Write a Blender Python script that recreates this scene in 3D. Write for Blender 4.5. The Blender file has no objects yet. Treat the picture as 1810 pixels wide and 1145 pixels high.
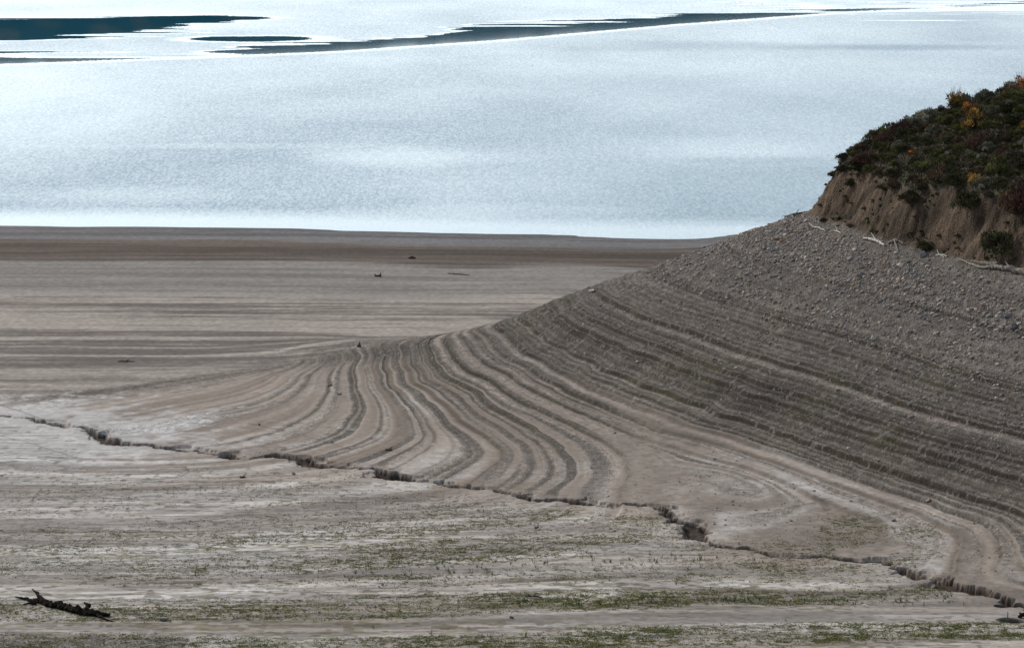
import bpy, bmesh, math, random
import numpy as np
from mathutils import Vector, Matrix
R = math.radians
random.seed(7)
rng = np.random.default_rng(7)
scene = bpy.context.scene
col = scene.collection

# ------------------------------------------------------------------ camera
H = 60.0                      # eye height above the lake, metres
F = 5000.0 / 1810.0           # focal length in picture widths
PITCH = R(9.9)
cd = bpy.data.cameras.new('camera'); cam = bpy.data.objects.new('camera', cd)
col.objects.link(cam); scene.camera = cam
cam.location = (0, 0, H); cam.rotation_euler = (R(90) - PITCH, 0, 0)
cd.sensor_width = 36.0; cd.lens = 36.0 * F; cd.clip_start = 1.0; cd.clip_end = 20000.0

# ------------------------------------------------------------------ sky, sun, exposure
CLOUD_HIGH, CLOUD_LOW = (3.6, 3.9, 4.3), (24.5, 26.8, 28.0)
SUN_EL, SUN_AZ = R(32), R(-44)          # azimuth measured from +Y towards +X
w = bpy.data.worlds.new("World"); scene.world = w; w.use_nodes = True
nt = w.node_tree; bg = nt.nodes['Background']; bg.inputs['Strength'].default_value = 0.13
sky = nt.nodes.new('ShaderNodeTexSky'); sky.sky_type = 'NISHITA'; sky.sun_disc = False
sky.sun_elevation = SUN_EL; sky.sun_rotation = SUN_AZ
sky.air_density = 1.0; sky.dust_density = 1.5; sky.ozone_density = 2.0
tc = nt.nodes.new('ShaderNodeTexCoord')
mp = nt.nodes.new('ShaderNodeMapping'); mp.inputs['Scale'].default_value = (1.0, 1.0, 5.0)
cn = nt.nodes.new('ShaderNodeTexNoise'); cn.inputs['Scale'].default_value = 1.6; cn.inputs['Detail'].default_value = 6
cr = nt.nodes.new('ShaderNodeValToRGB'); cr.color_ramp.elements[0].position = 0.36; cr.color_ramp.elements[1].position = 0.62
cr.color_ramp.elements[0].color = (0.42, 0.42, 0.42, 1); cr.color_ramp.elements[1].color = (0.85, 0.85, 0.85, 1)
# thin bright cloud, brightest low in the sky and on the sun's side (lit from behind)
sx = nt.nodes.new('ShaderNodeSeparateXYZ'); nt.links.new(tc.outputs['Generated'], sx.inputs[0])
er = nt.nodes.new('ShaderNodeMapRange'); er.inputs['From Min'].default_value = 0.11; er.inputs['From Max'].default_value = 0.46; er.inputs['To Min'].default_value = 1.0; er.inputs['To Max'].default_value = 0.0
nt.links.new(sx.outputs['Z'], er.inputs['Value'])
dt = nt.nodes.new('ShaderNodeVectorMath'); dt.operation = 'DOT_PRODUCT'; dt.inputs[1].default_value = (math.sin(SUN_AZ * .7), math.cos(SUN_AZ * .7), 0.25); nt.links.new(tc.outputs['Generated'], dt.inputs[0])
dr = nt.nodes.new('ShaderNodeMapRange'); dr.inputs['From Min'].default_value = 0.35; dr.inputs['From Max'].default_value = 1.10; nt.links.new(dt.outputs['Value'], dr.inputs['Value'])
mm = nt.nodes.new('ShaderNodeMath'); mm.operation = 'MULTIPLY'; nt.links.new(er.outputs[0], mm.inputs[0]); nt.links.new(dr.outputs[0], mm.inputs[1])
cl = nt.nodes.new('ShaderNodeMixRGB'); cl.inputs['Color1'].default_value = (CLOUD_HIGH[0], CLOUD_HIGH[1], CLOUD_HIGH[2], 1); cl.inputs['Color2'].default_value = (CLOUD_LOW[0], CLOUD_LOW[1], CLOUD_LOW[2], 1)
nt.links.new(mm.outputs[0], cl.inputs['Fac'])
mx = nt.nodes.new('ShaderNodeMixRGB')
nt.links.new(tc.outputs['Generated'], mp.inputs['Vector']); nt.links.new(mp.outputs[0], cn.inputs['Vector'])
nt.links.new(cn.outputs['Fac'], cr.inputs['Fac']); nt.links.new(cr.outputs[0], mx.inputs['Fac'])
nt.links.new(sky.outputs[0], mx.inputs['Color1']); nt.links.new(cl.outputs[0], mx.inputs['Color2']); nt.links.new(mx.outputs[0], bg.inputs['Color'])
sl = bpy.data.lights.new('sun', 'SUN'); sl.energy = 3.5; sl.angle = R(3); sl.color = (1.0, 0.91, 0.80)
so = bpy.data.objects.new('sun', sl); col.objects.link(so)
sd = Vector((math.sin(SUN_AZ) * math.cos(SUN_EL), math.cos(SUN_AZ) * math.cos(SUN_EL), math.sin(SUN_EL)))
so.rotation_euler = sd.to_track_quat('Z', 'Y').to_euler(); so.location = sd * 500
scene.view_settings.view_transform = 'Standard'; scene.view_settings.look = 'None'
scene.view_settings.gamma = 1.0; scene.view_settings.exposure = -0.20

# ------------------------------------------------------------------ numeric helpers
def ray(u, v):
    x = (np.asarray(u, float) - 905.0) / 5000.0; y = -(np.asarray(v, float) - 572.5) / 5000.0
    c, s = math.cos(PITCH), math.sin(PITCH)
    return x, c + y * s, -s + y * c          # direction in world axes
def on_level(u, v, z):                        # where a sight line meets height z
    dx, dy, dz = ray(u, v); t = (z - H) / dz
    return dx * t, dy * t
_tab = rng.random((256, 256))
def vnoise(x, y, s=1.0, seed=0):              # value noise 0..1, feature size s
    x = np.asarray(x, float) / s + seed * 17.31; y = np.asarray(y, float) / s + seed * 7.77
    xi = np.floor(x); yi = np.floor(y); fx = x - xi; fy = y - yi
    fx = fx * fx * (3 - 2 * fx); fy = fy * fy * (3 - 2 * fy)
    xi = xi.astype(np.int64) & 255; yi = yi.astype(np.int64) & 255; x1 = (xi + 1) & 255; y1 = (yi + 1) & 255
    return ((_tab[yi, xi] * (1 - fx) + _tab[yi, x1] * fx) * (1 - fy) + (_tab[y1, xi] * (1 - fx) + _tab[y1, x1] * fx) * fy)
def fbm(x, y, s, n=4, seed=0):
    o = 0; a = 1.0; t = 0
    for k in range(n):
        o = o + a * vnoise(x, y, s, seed + k * 3); t += a; a *= 0.5; s *= 0.5
    return o / t
def sst(a, b, x):
    t = np.clip((np.asarray(x, float) - a) / (b - a), 0, 1); return t * t * (3 - 2 * t)
def lerp(a, b, t): return a + (b - a) * t

# ------------------------------------------------------------------ survey of the shore: contour lines at their heights
CONT = [
 (12.5, [(1165,468),(1190,503),(1295,538),(1400,568),(1469,588),(1539,610),(1644,641),(1810,690),(2100,775)]),
 (10.2, [(1055,510),(1080,533),(1120,551),(1190,578),(1270,603),(1340,630),(1434,658),(1539,690),(1676,735),(1810,771),(2100,850)]),
 (8.85, [(999,528),(1024,558),(1076,580),(1120,598),(1190,620),(1260,648),(1330,676),(1415,700),(1501,731),(1579,756),(1656,784),(1810,820),(2100,905)]),
 (8.05, [(968,533),(982,558),(1024,583),(1076,603),(1120,623),(1190,648),(1260,676),(1312,697),(1423,729),(1513,758),(1618,793),(1734,832),(1810,853),(2100,940)]),
 (6.4,  [(933,552),(945,575),(964,593),(1006,614),(1059,638),(1120,666),(1190,693),(1260,718),(1330,746),(1400,770),(1474,797),(1579,834),(1656,859),(1810,914),(2100,1010)]),
 (4.95, [(860,572),(860,593),(874,614),(902,635),(947,659),(989,680),(1041,708),(1120,740),(1190,768),(1338,812),(1462,855),(1540,878),(1598,900),(1656,933),(1691,972),(1700,1012)]),
 (5.45, [(893,567),(905,600),(930,625),(985,655),(1041,686),(1120,718),(1190,745),(1338,788),(1500,840),(1649,889),(1734,922),(1765,957),(1758,1003),(1745,1034)]),
 (5.75, [(1810,985),(1960,1050)]),
 (4.5,  [(823,583),(830,618),(860,645),(920,680),(980,706),(1060,742),(1190,790),(1320,822),(1384,848),(1443,879),(1462,904),(1445,940),(1400,962)]),
 (4.32, [(1120,780),(1190,820),(1245,855),(1262,885),(1240,912)]),
 (4.1, [(786,597),(786,614),(804,638),(832,659),(884,687),(919,712),(989,740),(1023,758),(1081,797),(1104,824),(1100,855),(1092,880)]),
 (3.7,  [(762,600),(764,624),(779,652),(814,677),(849,694),(884,726),(944,768),(980,797),(1007,820),(1007,844),(968,867)]),
 (3.25, [(710,615),(713,645),(727,677),(762,705),(814,747),(867,776),(890,797),(883,813),(855,832)]),
 (2.95, [(692,622),(694,659),(713,687),(738,715),(758,743),(769,763),(754,789),(731,805)]),
 (2.5,  [(622,645),(624,694),(633,715),(615,743),(560,780),(500,796)]),
 (2.3,  [(590,655),(580,694),(566,715),(535,740),(500,757),(420,780)]),
 (2.15, [(545,665),(517,701),(490,718),(395,739),(325,762)]),
 (2.0,  [(560,640),(506,673),(437,705),(349,722),(245,745)]),
 (1.8,  [(524,631),(419,659),(314,680),(175,705),(0,724),(-250,735)]),
 (2.45, [(-250,800),(0,805),(200,815),(350,812)]),
 (2.8,  [(-250,866),(0,862),(350,850),(560,828)]),
 (3.25, [(-250,940),(0,933),(300,925),(620,890),(800,868)]),
 (3.8,  [(-250,972),(0,970),(500,950),(900,914),(1010,893)]),
 (4.3,  [(-250,1012),(0,1011),(389,1007),(560,999),(871,980),(1150,950),(1225,935)]),
 (4.65, [(-250,1042),(0,1040),(600,1030),(1190,1003),(1560,990)]),
 (5.15, [(-250,1086),(0,1085),(700,1077),(1400,1062),(1700,1046),(1810,1055)]),
 (5.8,  [(-250,1132),(0,1130),(900,1122),(1500,1112),(1810,1105),(2050,1100)]),
 (19.0, [(1420,383),(1470,397),(1540,425),(1600,440),(1700,466),(1810,490),(2100,570)]),
 (1.62, [(-250,662),(0,655),(250,652),(420,640)]),
 (1.35, [(-250,602),(0,600),(300,600),(600,590),(700,580)]),
 (0.95, [(-250,522),(0,520),(400,522),(800,528)]),
 (0.4,  [(-250,452),(0,455),(500,456),(1000,466)]),
 (0.0,  [(-250,399),(0,400),(250,400),(450,403),(700,409),(1000,415),(1250,423)]),
]
_yy = np.arange(60, 600.0); _zz = np.interp(_yy, [60,120,190,209.5,228,252,279,292,305,330,361,395,431,520,600], [16,10,5.5,4.2,3.2,2.6,2.05,1.85,1.62,1.33,.95,.42,0,-1.7,-3])
_k = np.hanning(23); _k /= _k.sum(); _zz = np.convolve(np.pad(_zz, 11, 'edge'), _k, 'valid')
def base(x, y): return np.interp(y + .17 * 12 * np.log1p(np.exp(np.clip((x + 42) / 12, -20, 12))), _yy, _zz)
P = []
for z, pts in CONT:
    for (u, v) in pts:
        x, y = on_level(u, v, z); P.append((float(x), float(y), z))
# ridge of the spur, its hidden far flank and the ground beyond the frame
for (x, y, z) in [(-18,314,4.1),(-3,314,4.95),(2,314.5,6.3),(6,314.5,8.0),(10,313,9.9),(16,312,12.3),(22,309,15),(27,306,17.2)]:
    b = max((z - 1.15) / 0.26, 3)
    P += [(x + b * 0.1, y + b * 0.5, lerp(z, 1.15, 0.52)), (x + b * 0.15, y + b, base(x, y + b)), (x + 1, y + b + 9, base(x + 1, y + b + 9))]
P += [(36,317,17.8),(46,331,18.2),(62,342,18.6),(95,350,18.5),(140,352,18.5),
      (46,299,23.3),(60,300,27),(80,300,31),(110,300,35),(60,278,24.5),(80,275,27.5),(110,275,31),(60,322,24),(90,325,27),(140,300,38),(140,270,33),
      (45,362,10),(70,375,10),(105,382,10),(140,385,10),(50,392,3),(80,402,3),(110,410,3),(140,412,3),
      (30,425,-.05),(60,432,-.1),(100,440,-.1),(140,445,-.1),(-100,500,-1.4),(-40,500,-1.4),(20,500,-1.5),(80,505,-1.7),(140,510,-1.9),
      (-110,330,1.3),(-110,270,2.2),(-110,220,3.6),(-110,180,5.8),
      (-60,160,7.5),(0,160,7.6),(60,160,9),(110,160,14),(100,200,11),(140,220,18),(-60,120,13),(0,120,13),(60,120,16),(120,120,22)]
P += [(x, y, float(base(x, y))) for x in (-75,-50,-25,0) for y in (345,375,405,425)] + [(20,405,float(base(20,405))),(20,388,float(base(20,388)))]
P = np.array(P)
P[:, 2] -= base(P[:, 0], P[:, 1])
def rbf_fit(P, lam):
    X = P[:, :2] / 100.0; n = len(P)
    d = np.sqrt(((X[:, None] - X[None]) ** 2).sum(2)); K = np.where(d > 0, d * d * np.log(d + 1e-12), 0) + lam * np.eye(n)
    Q = np.hstack([np.ones((n, 1)), X]); A = np.block([[K, Q], [Q.T, np.zeros((3, 3))]])
    return X, np.linalg.solve(A, np.concatenate([P[:, 2], np.zeros(3)]))
def rbf_eval(fit, x, y):
    X, c = fit; x = x.ravel() / 100; y = y.ravel() / 100; out = np.empty(x.size)
    for i in range(0, x.size, 20000):
        a = x[i:i+20000, None] - X[:, 0]; b = y[i:i+20000, None] - X[:, 1]; q = a * a + b * b + 1e-14
        out[i:i+20000] = 0.5 * q * np.log(q) @ c[:-3] + c[-3] + c[-2] * x[i:i+20000] + c[-1] * y[i:i+20000]
    return out
GX0, GX1, GY0, GY1, GS = -130.0, 145.0, 110.0, 520.0, 1.0
gx = np.arange(GX0, GX1 + GS, GS); gy = np.arange(GY0, GY1 + GS, GS); GXm, GYm = np.meshgrid(gx, gy)
BG = rbf_eval(rbf_fit(P, 8e-4), GXm, GYm).reshape(GXm.shape) + base(GXm, GYm)
HP = []
for (u, v, z) in [(1462,312,23.6),(1500,324,23.6),(1540,336,23.5),(1640,352,24.2),(1720,364,24.4),(1810,386,24.4),(2050,450,23.3),
                  (1468,298,24.2),(1540,264,26.3),(1600,240,28),(1690,214,29.9),(1810,184,32.0),(2050,130,36)]:
    x, y = on_level(u, v, z); HP.append((float(x), float(y), z))
HP += [(33,318,23),(45,322,25.5),(60,325,28),(85,325,32),(140,325,38),(60,345,22),(100,350,26),(140,355,28),(140,290,40),(100,290,37),(140,240,28)]
HG = rbf_eval(rbf_fit(np.array(HP), 2e-4), GXm, GYm).reshape(GXm.shape)
gyy, gxx = np.gradient(BG, GS); SG = np.sqrt(gxx ** 2 + gyy ** 2)
def samp(G, x, y):                            # bicubic (Catmull-Rom) sampling, clamped at the edges
    fx = np.clip((np.asarray(x, float) - GX0) / GS, 1, G.shape[1] - 3.001); fy = np.clip((np.asarray(y, float) - GY0) / GS, 1, G.shape[0] - 3.001)
    xi = fx.astype(np.int64); yi = fy.astype(np.int64); tx = fx - xi; ty = fy - yi
    def wts(t): return (-.5*t+t*t-.5*t**3, 1-2.5*t*t+1.5*t**3, .5*t+2*t*t-1.5*t**3, -.5*t*t+.5*t**3)
    wx = wts(tx); wy = wts(ty); o = 0
    for j in range(4):
        r = 0
        for i in range(4): r = r + wx[i] * G[yi + j - 1, xi + i - 1]
        o = o + wy[j] * r
    return o
MAJOR = [(15.6,.6),(14.2,.45),(12.5,.9),(11.4,.4),(10.2,1.1),(9.5,.35),(8.85,1.0),(8.05,1.1),(7.2,.5),(6.4,1.2),(5.9,.4),(5.45,.9),(4.95,1.0),(4.5,.8),(4.32,.5),(4.1,1.0),(3.9,.5),(3.7,1.0),(3.45,.6),
         (3.25,1.1),(3.1,.5),(2.95,1.0),(2.8,.5),(2.65,.7),(2.5,.9),(2.4,.5),(2.3,.8),(2.22,.5),(2.15,.8),(2.0,.7),(1.8,.6),(13.4,.3),(6.05,.4),(7.6,.45),(17.2,.3),(16.4,.4)]
_rm = random.Random(3); _z = 1.9
while _z < 13:                                # faint lines between the strong ones
    MAJOR.append((_z, _rm.uniform(.3, .72))); _z += _rm.uniform(.05, .12) if _z < 4 else _rm.uniform(.17, .38)
_k = []
for zz_, a_ in sorted(MAJOR):
    if _k and zz_ - _k[-1][0] < (.035 if zz_ < 4 else .13):
        if a_ > _k[-1][1]: _k[-1] = (zz_, a_)
    else: _k.append((zz_, a_))
LEV = np.array([a for a, b in _k]); LAM = np.array([b for a, b in _k])
# the eroded gully: centre line with height of the ground beside it
GUL = [(-200,726),(-60,731),(0,735),(60,741),(100,747),(140,752),(165,757),(172,770),(200,783),(260,787),(300,795),(350,793),(372,798),(400,806),(440,808),(490,803),(540,808),(565,820),(610,823),
       (665,826),(690,842),(740,845),(775,850),(800,857),(830,860),(880,865),(920,873),(940,882),(990,885),(1030,887),(1060,889),(1100,891),(1170,898),(1185,910),(1230,924),(1224,938),(1245,952),
       (1300,967),(1350,974),(1390,981),(1470,987),(1500,984),(1560,992),(1600,1002),(1625,1020),(1700,1034),(1750,1048),(1810,1072),(1900,1110)]
GW = [.5,.6,.7,.7,1.3,.9,1.0,1.9,2.0,1.2,1.9,1.6,1.5,1.8,.9,1.1,1.6,2.0,1.2,.8,3.2,.9,.7,1.9,1.5,.9,1.0,.8,1.6,2.3,.5,.8,1.6,1.2,1.2,2.7,.9,.8,.8,.7,.7,.8,1.4,1.1,1.7,1.9,1.0,1.6,1.4]
def hit_smooth(u, v):
    dx, dy, dz = ray(u, v); t = np.linspace(150, 520, 3701); z = samp(BG, dx * t, dy * t); k = np.argmax(H + dz * t < z)
    return float(dx * t[k]), float(dy * t[k])
GP = np.array([hit_smooth(u, v) for u, v in GUL])
_s = np.concatenate([[0], np.cumsum(np.hypot(*np.diff(GP, axis=0).T))]); _t = np.arange(0, _s[-1], 0.35)
GPx = np.interp(_t, _s, GP[:, 0]); GPy = np.interp(_t, _s, GP[:, 1]); GPw = np.interp(_t, _s, GW)
GPx = GPx + (vnoise(_t, 0 * _t, 1.7, 4) - .5) * .9 + (vnoise(_t, 0 * _t, .7, 14) - .5) * .35; GPy = GPy + (vnoise(_t, 0 * _t, 2.3, 5) - .5) * 1.7 + (vnoise(_t, 0 * _t, .8, 6) - .5) * .8
GPw = GPw * .8 * (0.45 + 1.0 * fbm(_t, 0 * _t, 2.6, 3, 8))
_gm_x = np.arange(-75, 75, 0.25); _gm_y = np.arange(180, 300, 0.25)
_gd = np.full((len(_gm_y), len(_gm_x)), 9.0, np.float32); _gw = np.ones_like(_gd)
for x0, y0, w0 in zip(GPx, GPy, GPw):
    i0 = int((x0 + 75) / .25); j0 = int((y0 - 180) / .25); a, b, c, d = max(i0 - 24, 0), min(i0 + 25, len(_gm_x)), max(j0 - 24, 0), min(j0 + 25, len(_gm_y))
    if a >= b or c >= d: continue
    r = np.hypot(_gm_x[a:b][None] - x0, _gm_y[c:d][:, None] - y0) - w0 * .5
    sub = _gd[c:d, a:b]; m = r < sub; sub[m] = r[m]; _gw[c:d, a:b][m] = w0
def gsamp(G, x, y, out):
    fx = (x + 75) / .25; fy = (y - 180) / .25; ok = (fx > 0) & (fx < G.shape[1] - 2) & (fy > 0) & (fy < G.shape[0] - 2)
    fx = np.clip(fx, 0, G.shape[1] - 2.01); fy = np.clip(fy, 0, G.shape[0] - 2.01); xi = fx.astype(int); yi = fy.astype(int); tx = fx - xi; ty = fy - yi
    v = (G[yi, xi] * (1 - tx) + G[yi, xi + 1] * tx) * (1 - ty) + (G[yi + 1, xi] * (1 - tx) + G[yi + 1, xi + 1] * tx) * ty
    return np.where(ok, v, out)
CRX, CRY = zip(*[hit_smooth(u, v) for u, v in [(60,706),(180,693),(300,677),(380,665),(450,653),(540,641),(640,622),(700,612)]])
def beyond(x, y, B): return np.maximum(1 - sst(1.45, 1.75, B), sst(.5, 4.5, y - np.interp(x, CRX, CRY)) * (1 - sst(2.3, 3.0, B)))
# two sink holes at the lower right
HOLES = [(hit_smooth(1772, 1070), .62, .28, .6), (hit_smooth(1788, 1096), 1.05, .5, 1.1)]

_o = np.argsort(GPx); _GX, _GY = GPx[_o], GPy[_o]
def gully_y(x): return np.interp(x, _GX, _GY)
# tyre and animal tracks crossing the mud, each a line on the ground: (points as bearings, half width m)
TRACKS = [([(268+56*math.cos(a/10), 559-5.5*math.sin(a/10)) for a in range(-6, 38, 2)], .10), ([(250,838),(300,826),(328,826),(334,834),(318,843),(250,850)], .12),
 ([(-10,712),(40,728),(80,742)], .12), ([(-10,768),(50,782),(95,797),(110,800)], .1), ([(-10,934),(30,948),(45,955)], .1), ([(85,962),(130,978),(190,990),(218,1006)], .1), ([(20,965),(120,975),(240,982),(300,986)], .07),
 ([(440,748),(510,762),(560,776),(640,800)], .08), ([(1190,889),(1230,895),(1290,907)], .08), ([(1370,902),(1420,892),(1470,880)], .15), ([(1500,919),(1560,912),(1600,900)], .12), ([(290,872),(380,876),(500,879)], .08),
 ([(560,1048),(600,1058),(650,1066)], .08), ([(850,912),(900,920),(960,930)], .1), ([(1010,758),(1030,754),(1046,747)], .12), ([(1440,880),(1456,890),(1462,900)], .3), ([(1240,1055),(1300,1060),(1475,1090)], .08)]
TP = []
for pts, hw in TRACKS:
    g_ = np.array([hit_smooth(u, v) for u, v in pts]); TP.append((g_, hw))
def tracks(x, y):
    o = np.zeros_like(x)
    for g_, hw in TP:
        m = (x > g_[:, 0].min() - 1) & (x < g_[:, 0].max() + 1) & (y > g_[:, 1].min() - 2) & (y < g_[:, 1].max() + 2); idx = np.nonzero(m)[0]
        if not len(idx): continue
        px, py = x[idx], y[idx]; dmin = np.full(len(idx), 9.0)
        for a, b in zip(g_[:-1], g_[1:]):
            e = b - a; t = np.clip(((px - a[0]) * e[0] + (py - a[1]) * e[1]) / (e @ e + 1e-9), 0, 1)
            dmin = np.minimum(dmin, np.hypot(px - a[0] - t * e[0], (py - a[1] - t * e[1]) * .7))
        o[idx] = np.maximum(o[idx], 1 - sst(hw * .6, hw * 1.7, dmin + (vnoise(px, py, .5, 3) - .5) * .15))
    return o
def surface(x, y, full=False):
    """height of the ground, and the fields its colours follow"""
    x = np.asarray(x, float); y = np.asarray(y, float)
    B = samp(BG, x, y); S = np.maximum(samp(SG, x, y), .012); Hh = samp(HG, x, y)
    wob = (fbm(x, y, 14, 3, 2) - .5) * sst(.9, 1.8, B)
    zl = B + wob * S * .5 + (fbm(x, y, 1.6, 2, 9) - .5) * S * .22
    z = B.copy(); ris = np.zeros_like(B); low = np.zeros_like(B); sl = np.clip(S / .09, .3, 1) * (1 - beyond(x, y, B))
    iu = np.clip(np.searchsorted(LEV, zl), 1, len(LEV) - 1)
    for ii in (iu - 1, iu):
        zi = LEV[ii]; am = LAM[ii] * (0.6 + .7 * vnoise(x, y, 21, zi * 7 % 50))
        t = (zl - zi) / (S * .24 + .002)
        z = z + .21 * am * sl * np.tanh(2.2 * t) * np.exp(-np.abs(t) * .5)
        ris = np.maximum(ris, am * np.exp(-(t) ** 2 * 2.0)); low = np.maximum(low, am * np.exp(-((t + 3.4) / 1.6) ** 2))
    z = z + (fbm(x * .10, y, 2.4, 3, 24) - .5) * .05 * sst(.5, .1, np.abs(B))
    z = z + (fbm(x, y, 1.5, 3, 21) - .5) * (.05 + .16 * sst(9, 14, B)) * sst(3, 8, B) + (fbm(x, y, 9, 3, 22) - .5) * .22 * sst(4, 9, B) + (fbm(x, y, 7, 3, 25) - .5) * .08 * sst(1.2, 2.2, B)
    # cliff and scrub hill above the high water line
    g = np.maximum(samp(SG, x, y), .2); d = np.maximum(B - 19, 0) / g
    rill = fbm(x * 1.0 + y * .75, y * .3, 1.9, 4, 31) - .5
    dd = d + rill * 1.05 * sst(.2, 1.6, d) + (fbm(x, y, 1.0, 4, 32) - .5) * .9; cliff = 19 + .6 * np.minimum(dd, 1.2) + 1.9 * np.maximum(dd - 1.2, 0)
    hill = Hh + (fbm(x, y, 6, 3, 33) - .5) * 1.1
    k = .5; top = hill - k * np.log1p(np.exp(np.clip((hill - cliff) / k, -30, 30)))
    hm = (B > 19); z = np.where(hm, lerp(z, np.maximum(top, 18.5), sst(0, .25, d)), z)
    cm = hm * sst(.1, .8, d) * (1 - sst(-.6, .5, cliff - hill)); tm = hm * sst(-.6, .5, cliff - hill)
    # gully
    gd = gsamp(_gd, x, y, 9.0) + (fbm(x, y, .7, 4, 41) - .5) * 1.0; gw = gsamp(_gw, x, y, 1.0)
    cut = 1 - sst(-.16, .04, gd); lipm = np.exp(-np.maximum(gd, 0) / .9)
    dep = .28 + .06 * np.minimum(gw, 2.2); z = z - cut * dep * (.35 + 1.5 * fbm(x, y, 1.5, 3, 43))
    slump = 1 - sst(-.1, .12, gd - .55 * sst(.48, .62, fbm(x, y, 2.3, 3, 44)) * np.minimum(gw, 1.6)); z = z - .20 * slump * (.5 + vnoise(x, y, .6, 45)) - .06 * lipm
    hol = np.zeros_like(z)
    for (c, rx, ry, dp) in HOLES:
        q = np.hypot((x - c[0]) / rx, (y - c[1]) / (ry * 2.2)) + (vnoise(x, y, .7, 47) - .5) * .25
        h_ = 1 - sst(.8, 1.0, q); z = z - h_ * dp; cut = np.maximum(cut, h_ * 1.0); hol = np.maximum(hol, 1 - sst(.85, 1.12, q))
    # bank below the viewpoint
    z = z + 46 * sst(110, 0, y) * (1 - sst(140, 260, np.abs(x)) * .3)
    z = np.where(y < 130, np.minimum(z, 56 - .36 * np.maximum(y, 0)), z)
    z = np.where(y > 520, np.minimum(z, -2), z)
    if full: return z, dict(B=B, S=S, zl=zl, ris=ris, low=low, cm=cm, tm=tm, cut=cut, gd=gd, lip=lipm, wob=wob, hol=hol)
    return z
def zat(x, y): return float(surface(np.array([x]), np.array([y]))[0])
def hit(u, v):                                # the ground point seen at u, v
    while True:
        dx, dy, dz = ray(u, v); t = np.linspace(150, 500, 2501); z = surface(dx * t, dy * t); m = H + dz * t < z; k = int(np.argmax(m))
        if m.any() and not (u > 1460 and v < 330 and t[k] > 345): break
        v += 3
    return (float(dx * t[k]), float(dy * t[k]), float(z[k]))

# ------------------------------------------------------------------ material helpers
def mat(name, colr=(.5,.5,.5), rough=.85, noise=None, bump=0, bscale=5, spec=.3):
    m = bpy.data.materials.new(name); m.use_nodes = True; n = m.node_tree; b = n.nodes['Principled BSDF']
    b.inputs['Roughness'].default_value = rough; b.inputs['Specular IOR Level'].default_value = spec
    b.inputs['Base Color'].default_value = (*colr, 1)
    t = n.nodes.new('ShaderNodeTexCoord')
    if noise:
        c2, sc, cont = noise
        q = n.nodes.new('ShaderNodeTexNoise'); q.inputs['Scale'].default_value = sc; q.inputs['Detail'].default_value = 5
        r = n.nodes.new('ShaderNodeValToRGB'); r.color_ramp.elements[0].position = .5 - cont; r.color_ramp.elements[1].position = .5 + cont
        r.color_ramp.elements[0].color = (*colr, 1); r.color_ramp.elements[1].color = (*c2, 1)
        n.links.new(t.outputs['Object'], q.inputs['Vector']); n.links.new(q.outputs['Fac'], r.inputs['Fac']); n.links.new(r.outputs[0], b.inputs['Base Color'])
    if bump:
        q = n.nodes.new('ShaderNodeTexNoise'); q.inputs['Scale'].default_value = bscale; q.inputs['Detail'].default_value = 6
        bp = n.nodes.new('ShaderNodeBump'); bp.inputs['Strength'].default_value = 1; bp.inputs['Distance'].default_value = bump
        n.links.new(t.outputs['Object'], q.inputs['Vector']); n.links.new(q.outputs['Fac'], bp.inputs['Height']); n.links.new(bp.outputs[0], b.inputs['Normal'])
    return m
def attr_mat(name, rough=.9, spec=.15, aname='Col', obj_rand=0):
    m = bpy.data.materials.new(name); m.use_nodes = True; n = m.node_tree; b = n.nodes['Principled BSDF']
    b.inputs['Roughness'].default_value = rough; b.inputs['Specular IOR Level'].default_value = spec
    a = n.nodes.new('ShaderNodeAttribute'); a.attribute_name = aname
    if obj_rand:
        oi = n.nodes.new('ShaderNodeObjectInfo'); mr = n.nodes.new('ShaderNodeMapRange'); mr.inputs['To Min'].default_value = (1 - obj_rand) * 1.75; mr.inputs['To Max'].default_value = (1 + obj_rand) * 1.75
        v = n.nodes.new('ShaderNodeVectorMath'); v.operation = 'SCALE'
        n.links.new(oi.outputs['Random'], mr.inputs['Value']); n.links.new(a.outputs['Color'], v.inputs[0]); n.links.new(mr.outputs[0], v.inputs['Scale']); n.links.new(v.outputs[0], b.inputs['Base Color'])
    else: n.links.new(a.outputs['Color'], b.inputs['Base Color'])
    return m
def mesh_np(name, V, Fc, colr=None, smooth=True, attrs=None):
    """V (n,3); Fc (m,k) index array"""
    me = bpy.data.meshes.new(name); V = np.ascontiguousarray(V, np.float32); Fc = np.ascontiguousarray(Fc, np.int32); m, k = Fc.shape
    me.vertices.add(len(V)); me.vertices.foreach_set('co', V.ravel())
    me.loops.add(m * k); me.loops.foreach_set('vertex_index', Fc.ravel())
    me.polygons.add(m); me.polygons.foreach_set('loop_start', np.arange(0, m * k, k, dtype=np.int32)); me.polygons.foreach_set('loop_total', np.full(m, k, np.int32))
    me.polygons.foreach_set('use_smooth', np.full(m, smooth, bool)); me.update(calc_edges=True)
    if colr is not None:
        a = me.color_attributes.new('Col', 'FLOAT_COLOR', 'POINT'); c = np.ones((len(V), 4), np.float32); c[:, :3] = colr; a.data.foreach_set('color', c.ravel())
    for nm, d in (attrs or {}).items():
        a = me.attributes.new(nm, 'FLOAT', 'POINT'); a.data.foreach_set('value', np.asarray(d, np.float32).ravel())
    return me
def link(name, me, m, parent=None, loc=None):
    o = bpy.data.objects.new(name, me); col.objects.link(o)
    if m is not None: me.materials.clear(); me.materials.append(m)
    if parent: o.parent = parent
    if loc is not None: o.location = loc
    return o
def tag(o, label=None, cat=None, group=None, kind=None):
    if label: o['label'] = label
    if cat: o['category'] = cat
    if group: o['group'] = group
    if kind: o['kind'] = kind
    return o
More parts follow.
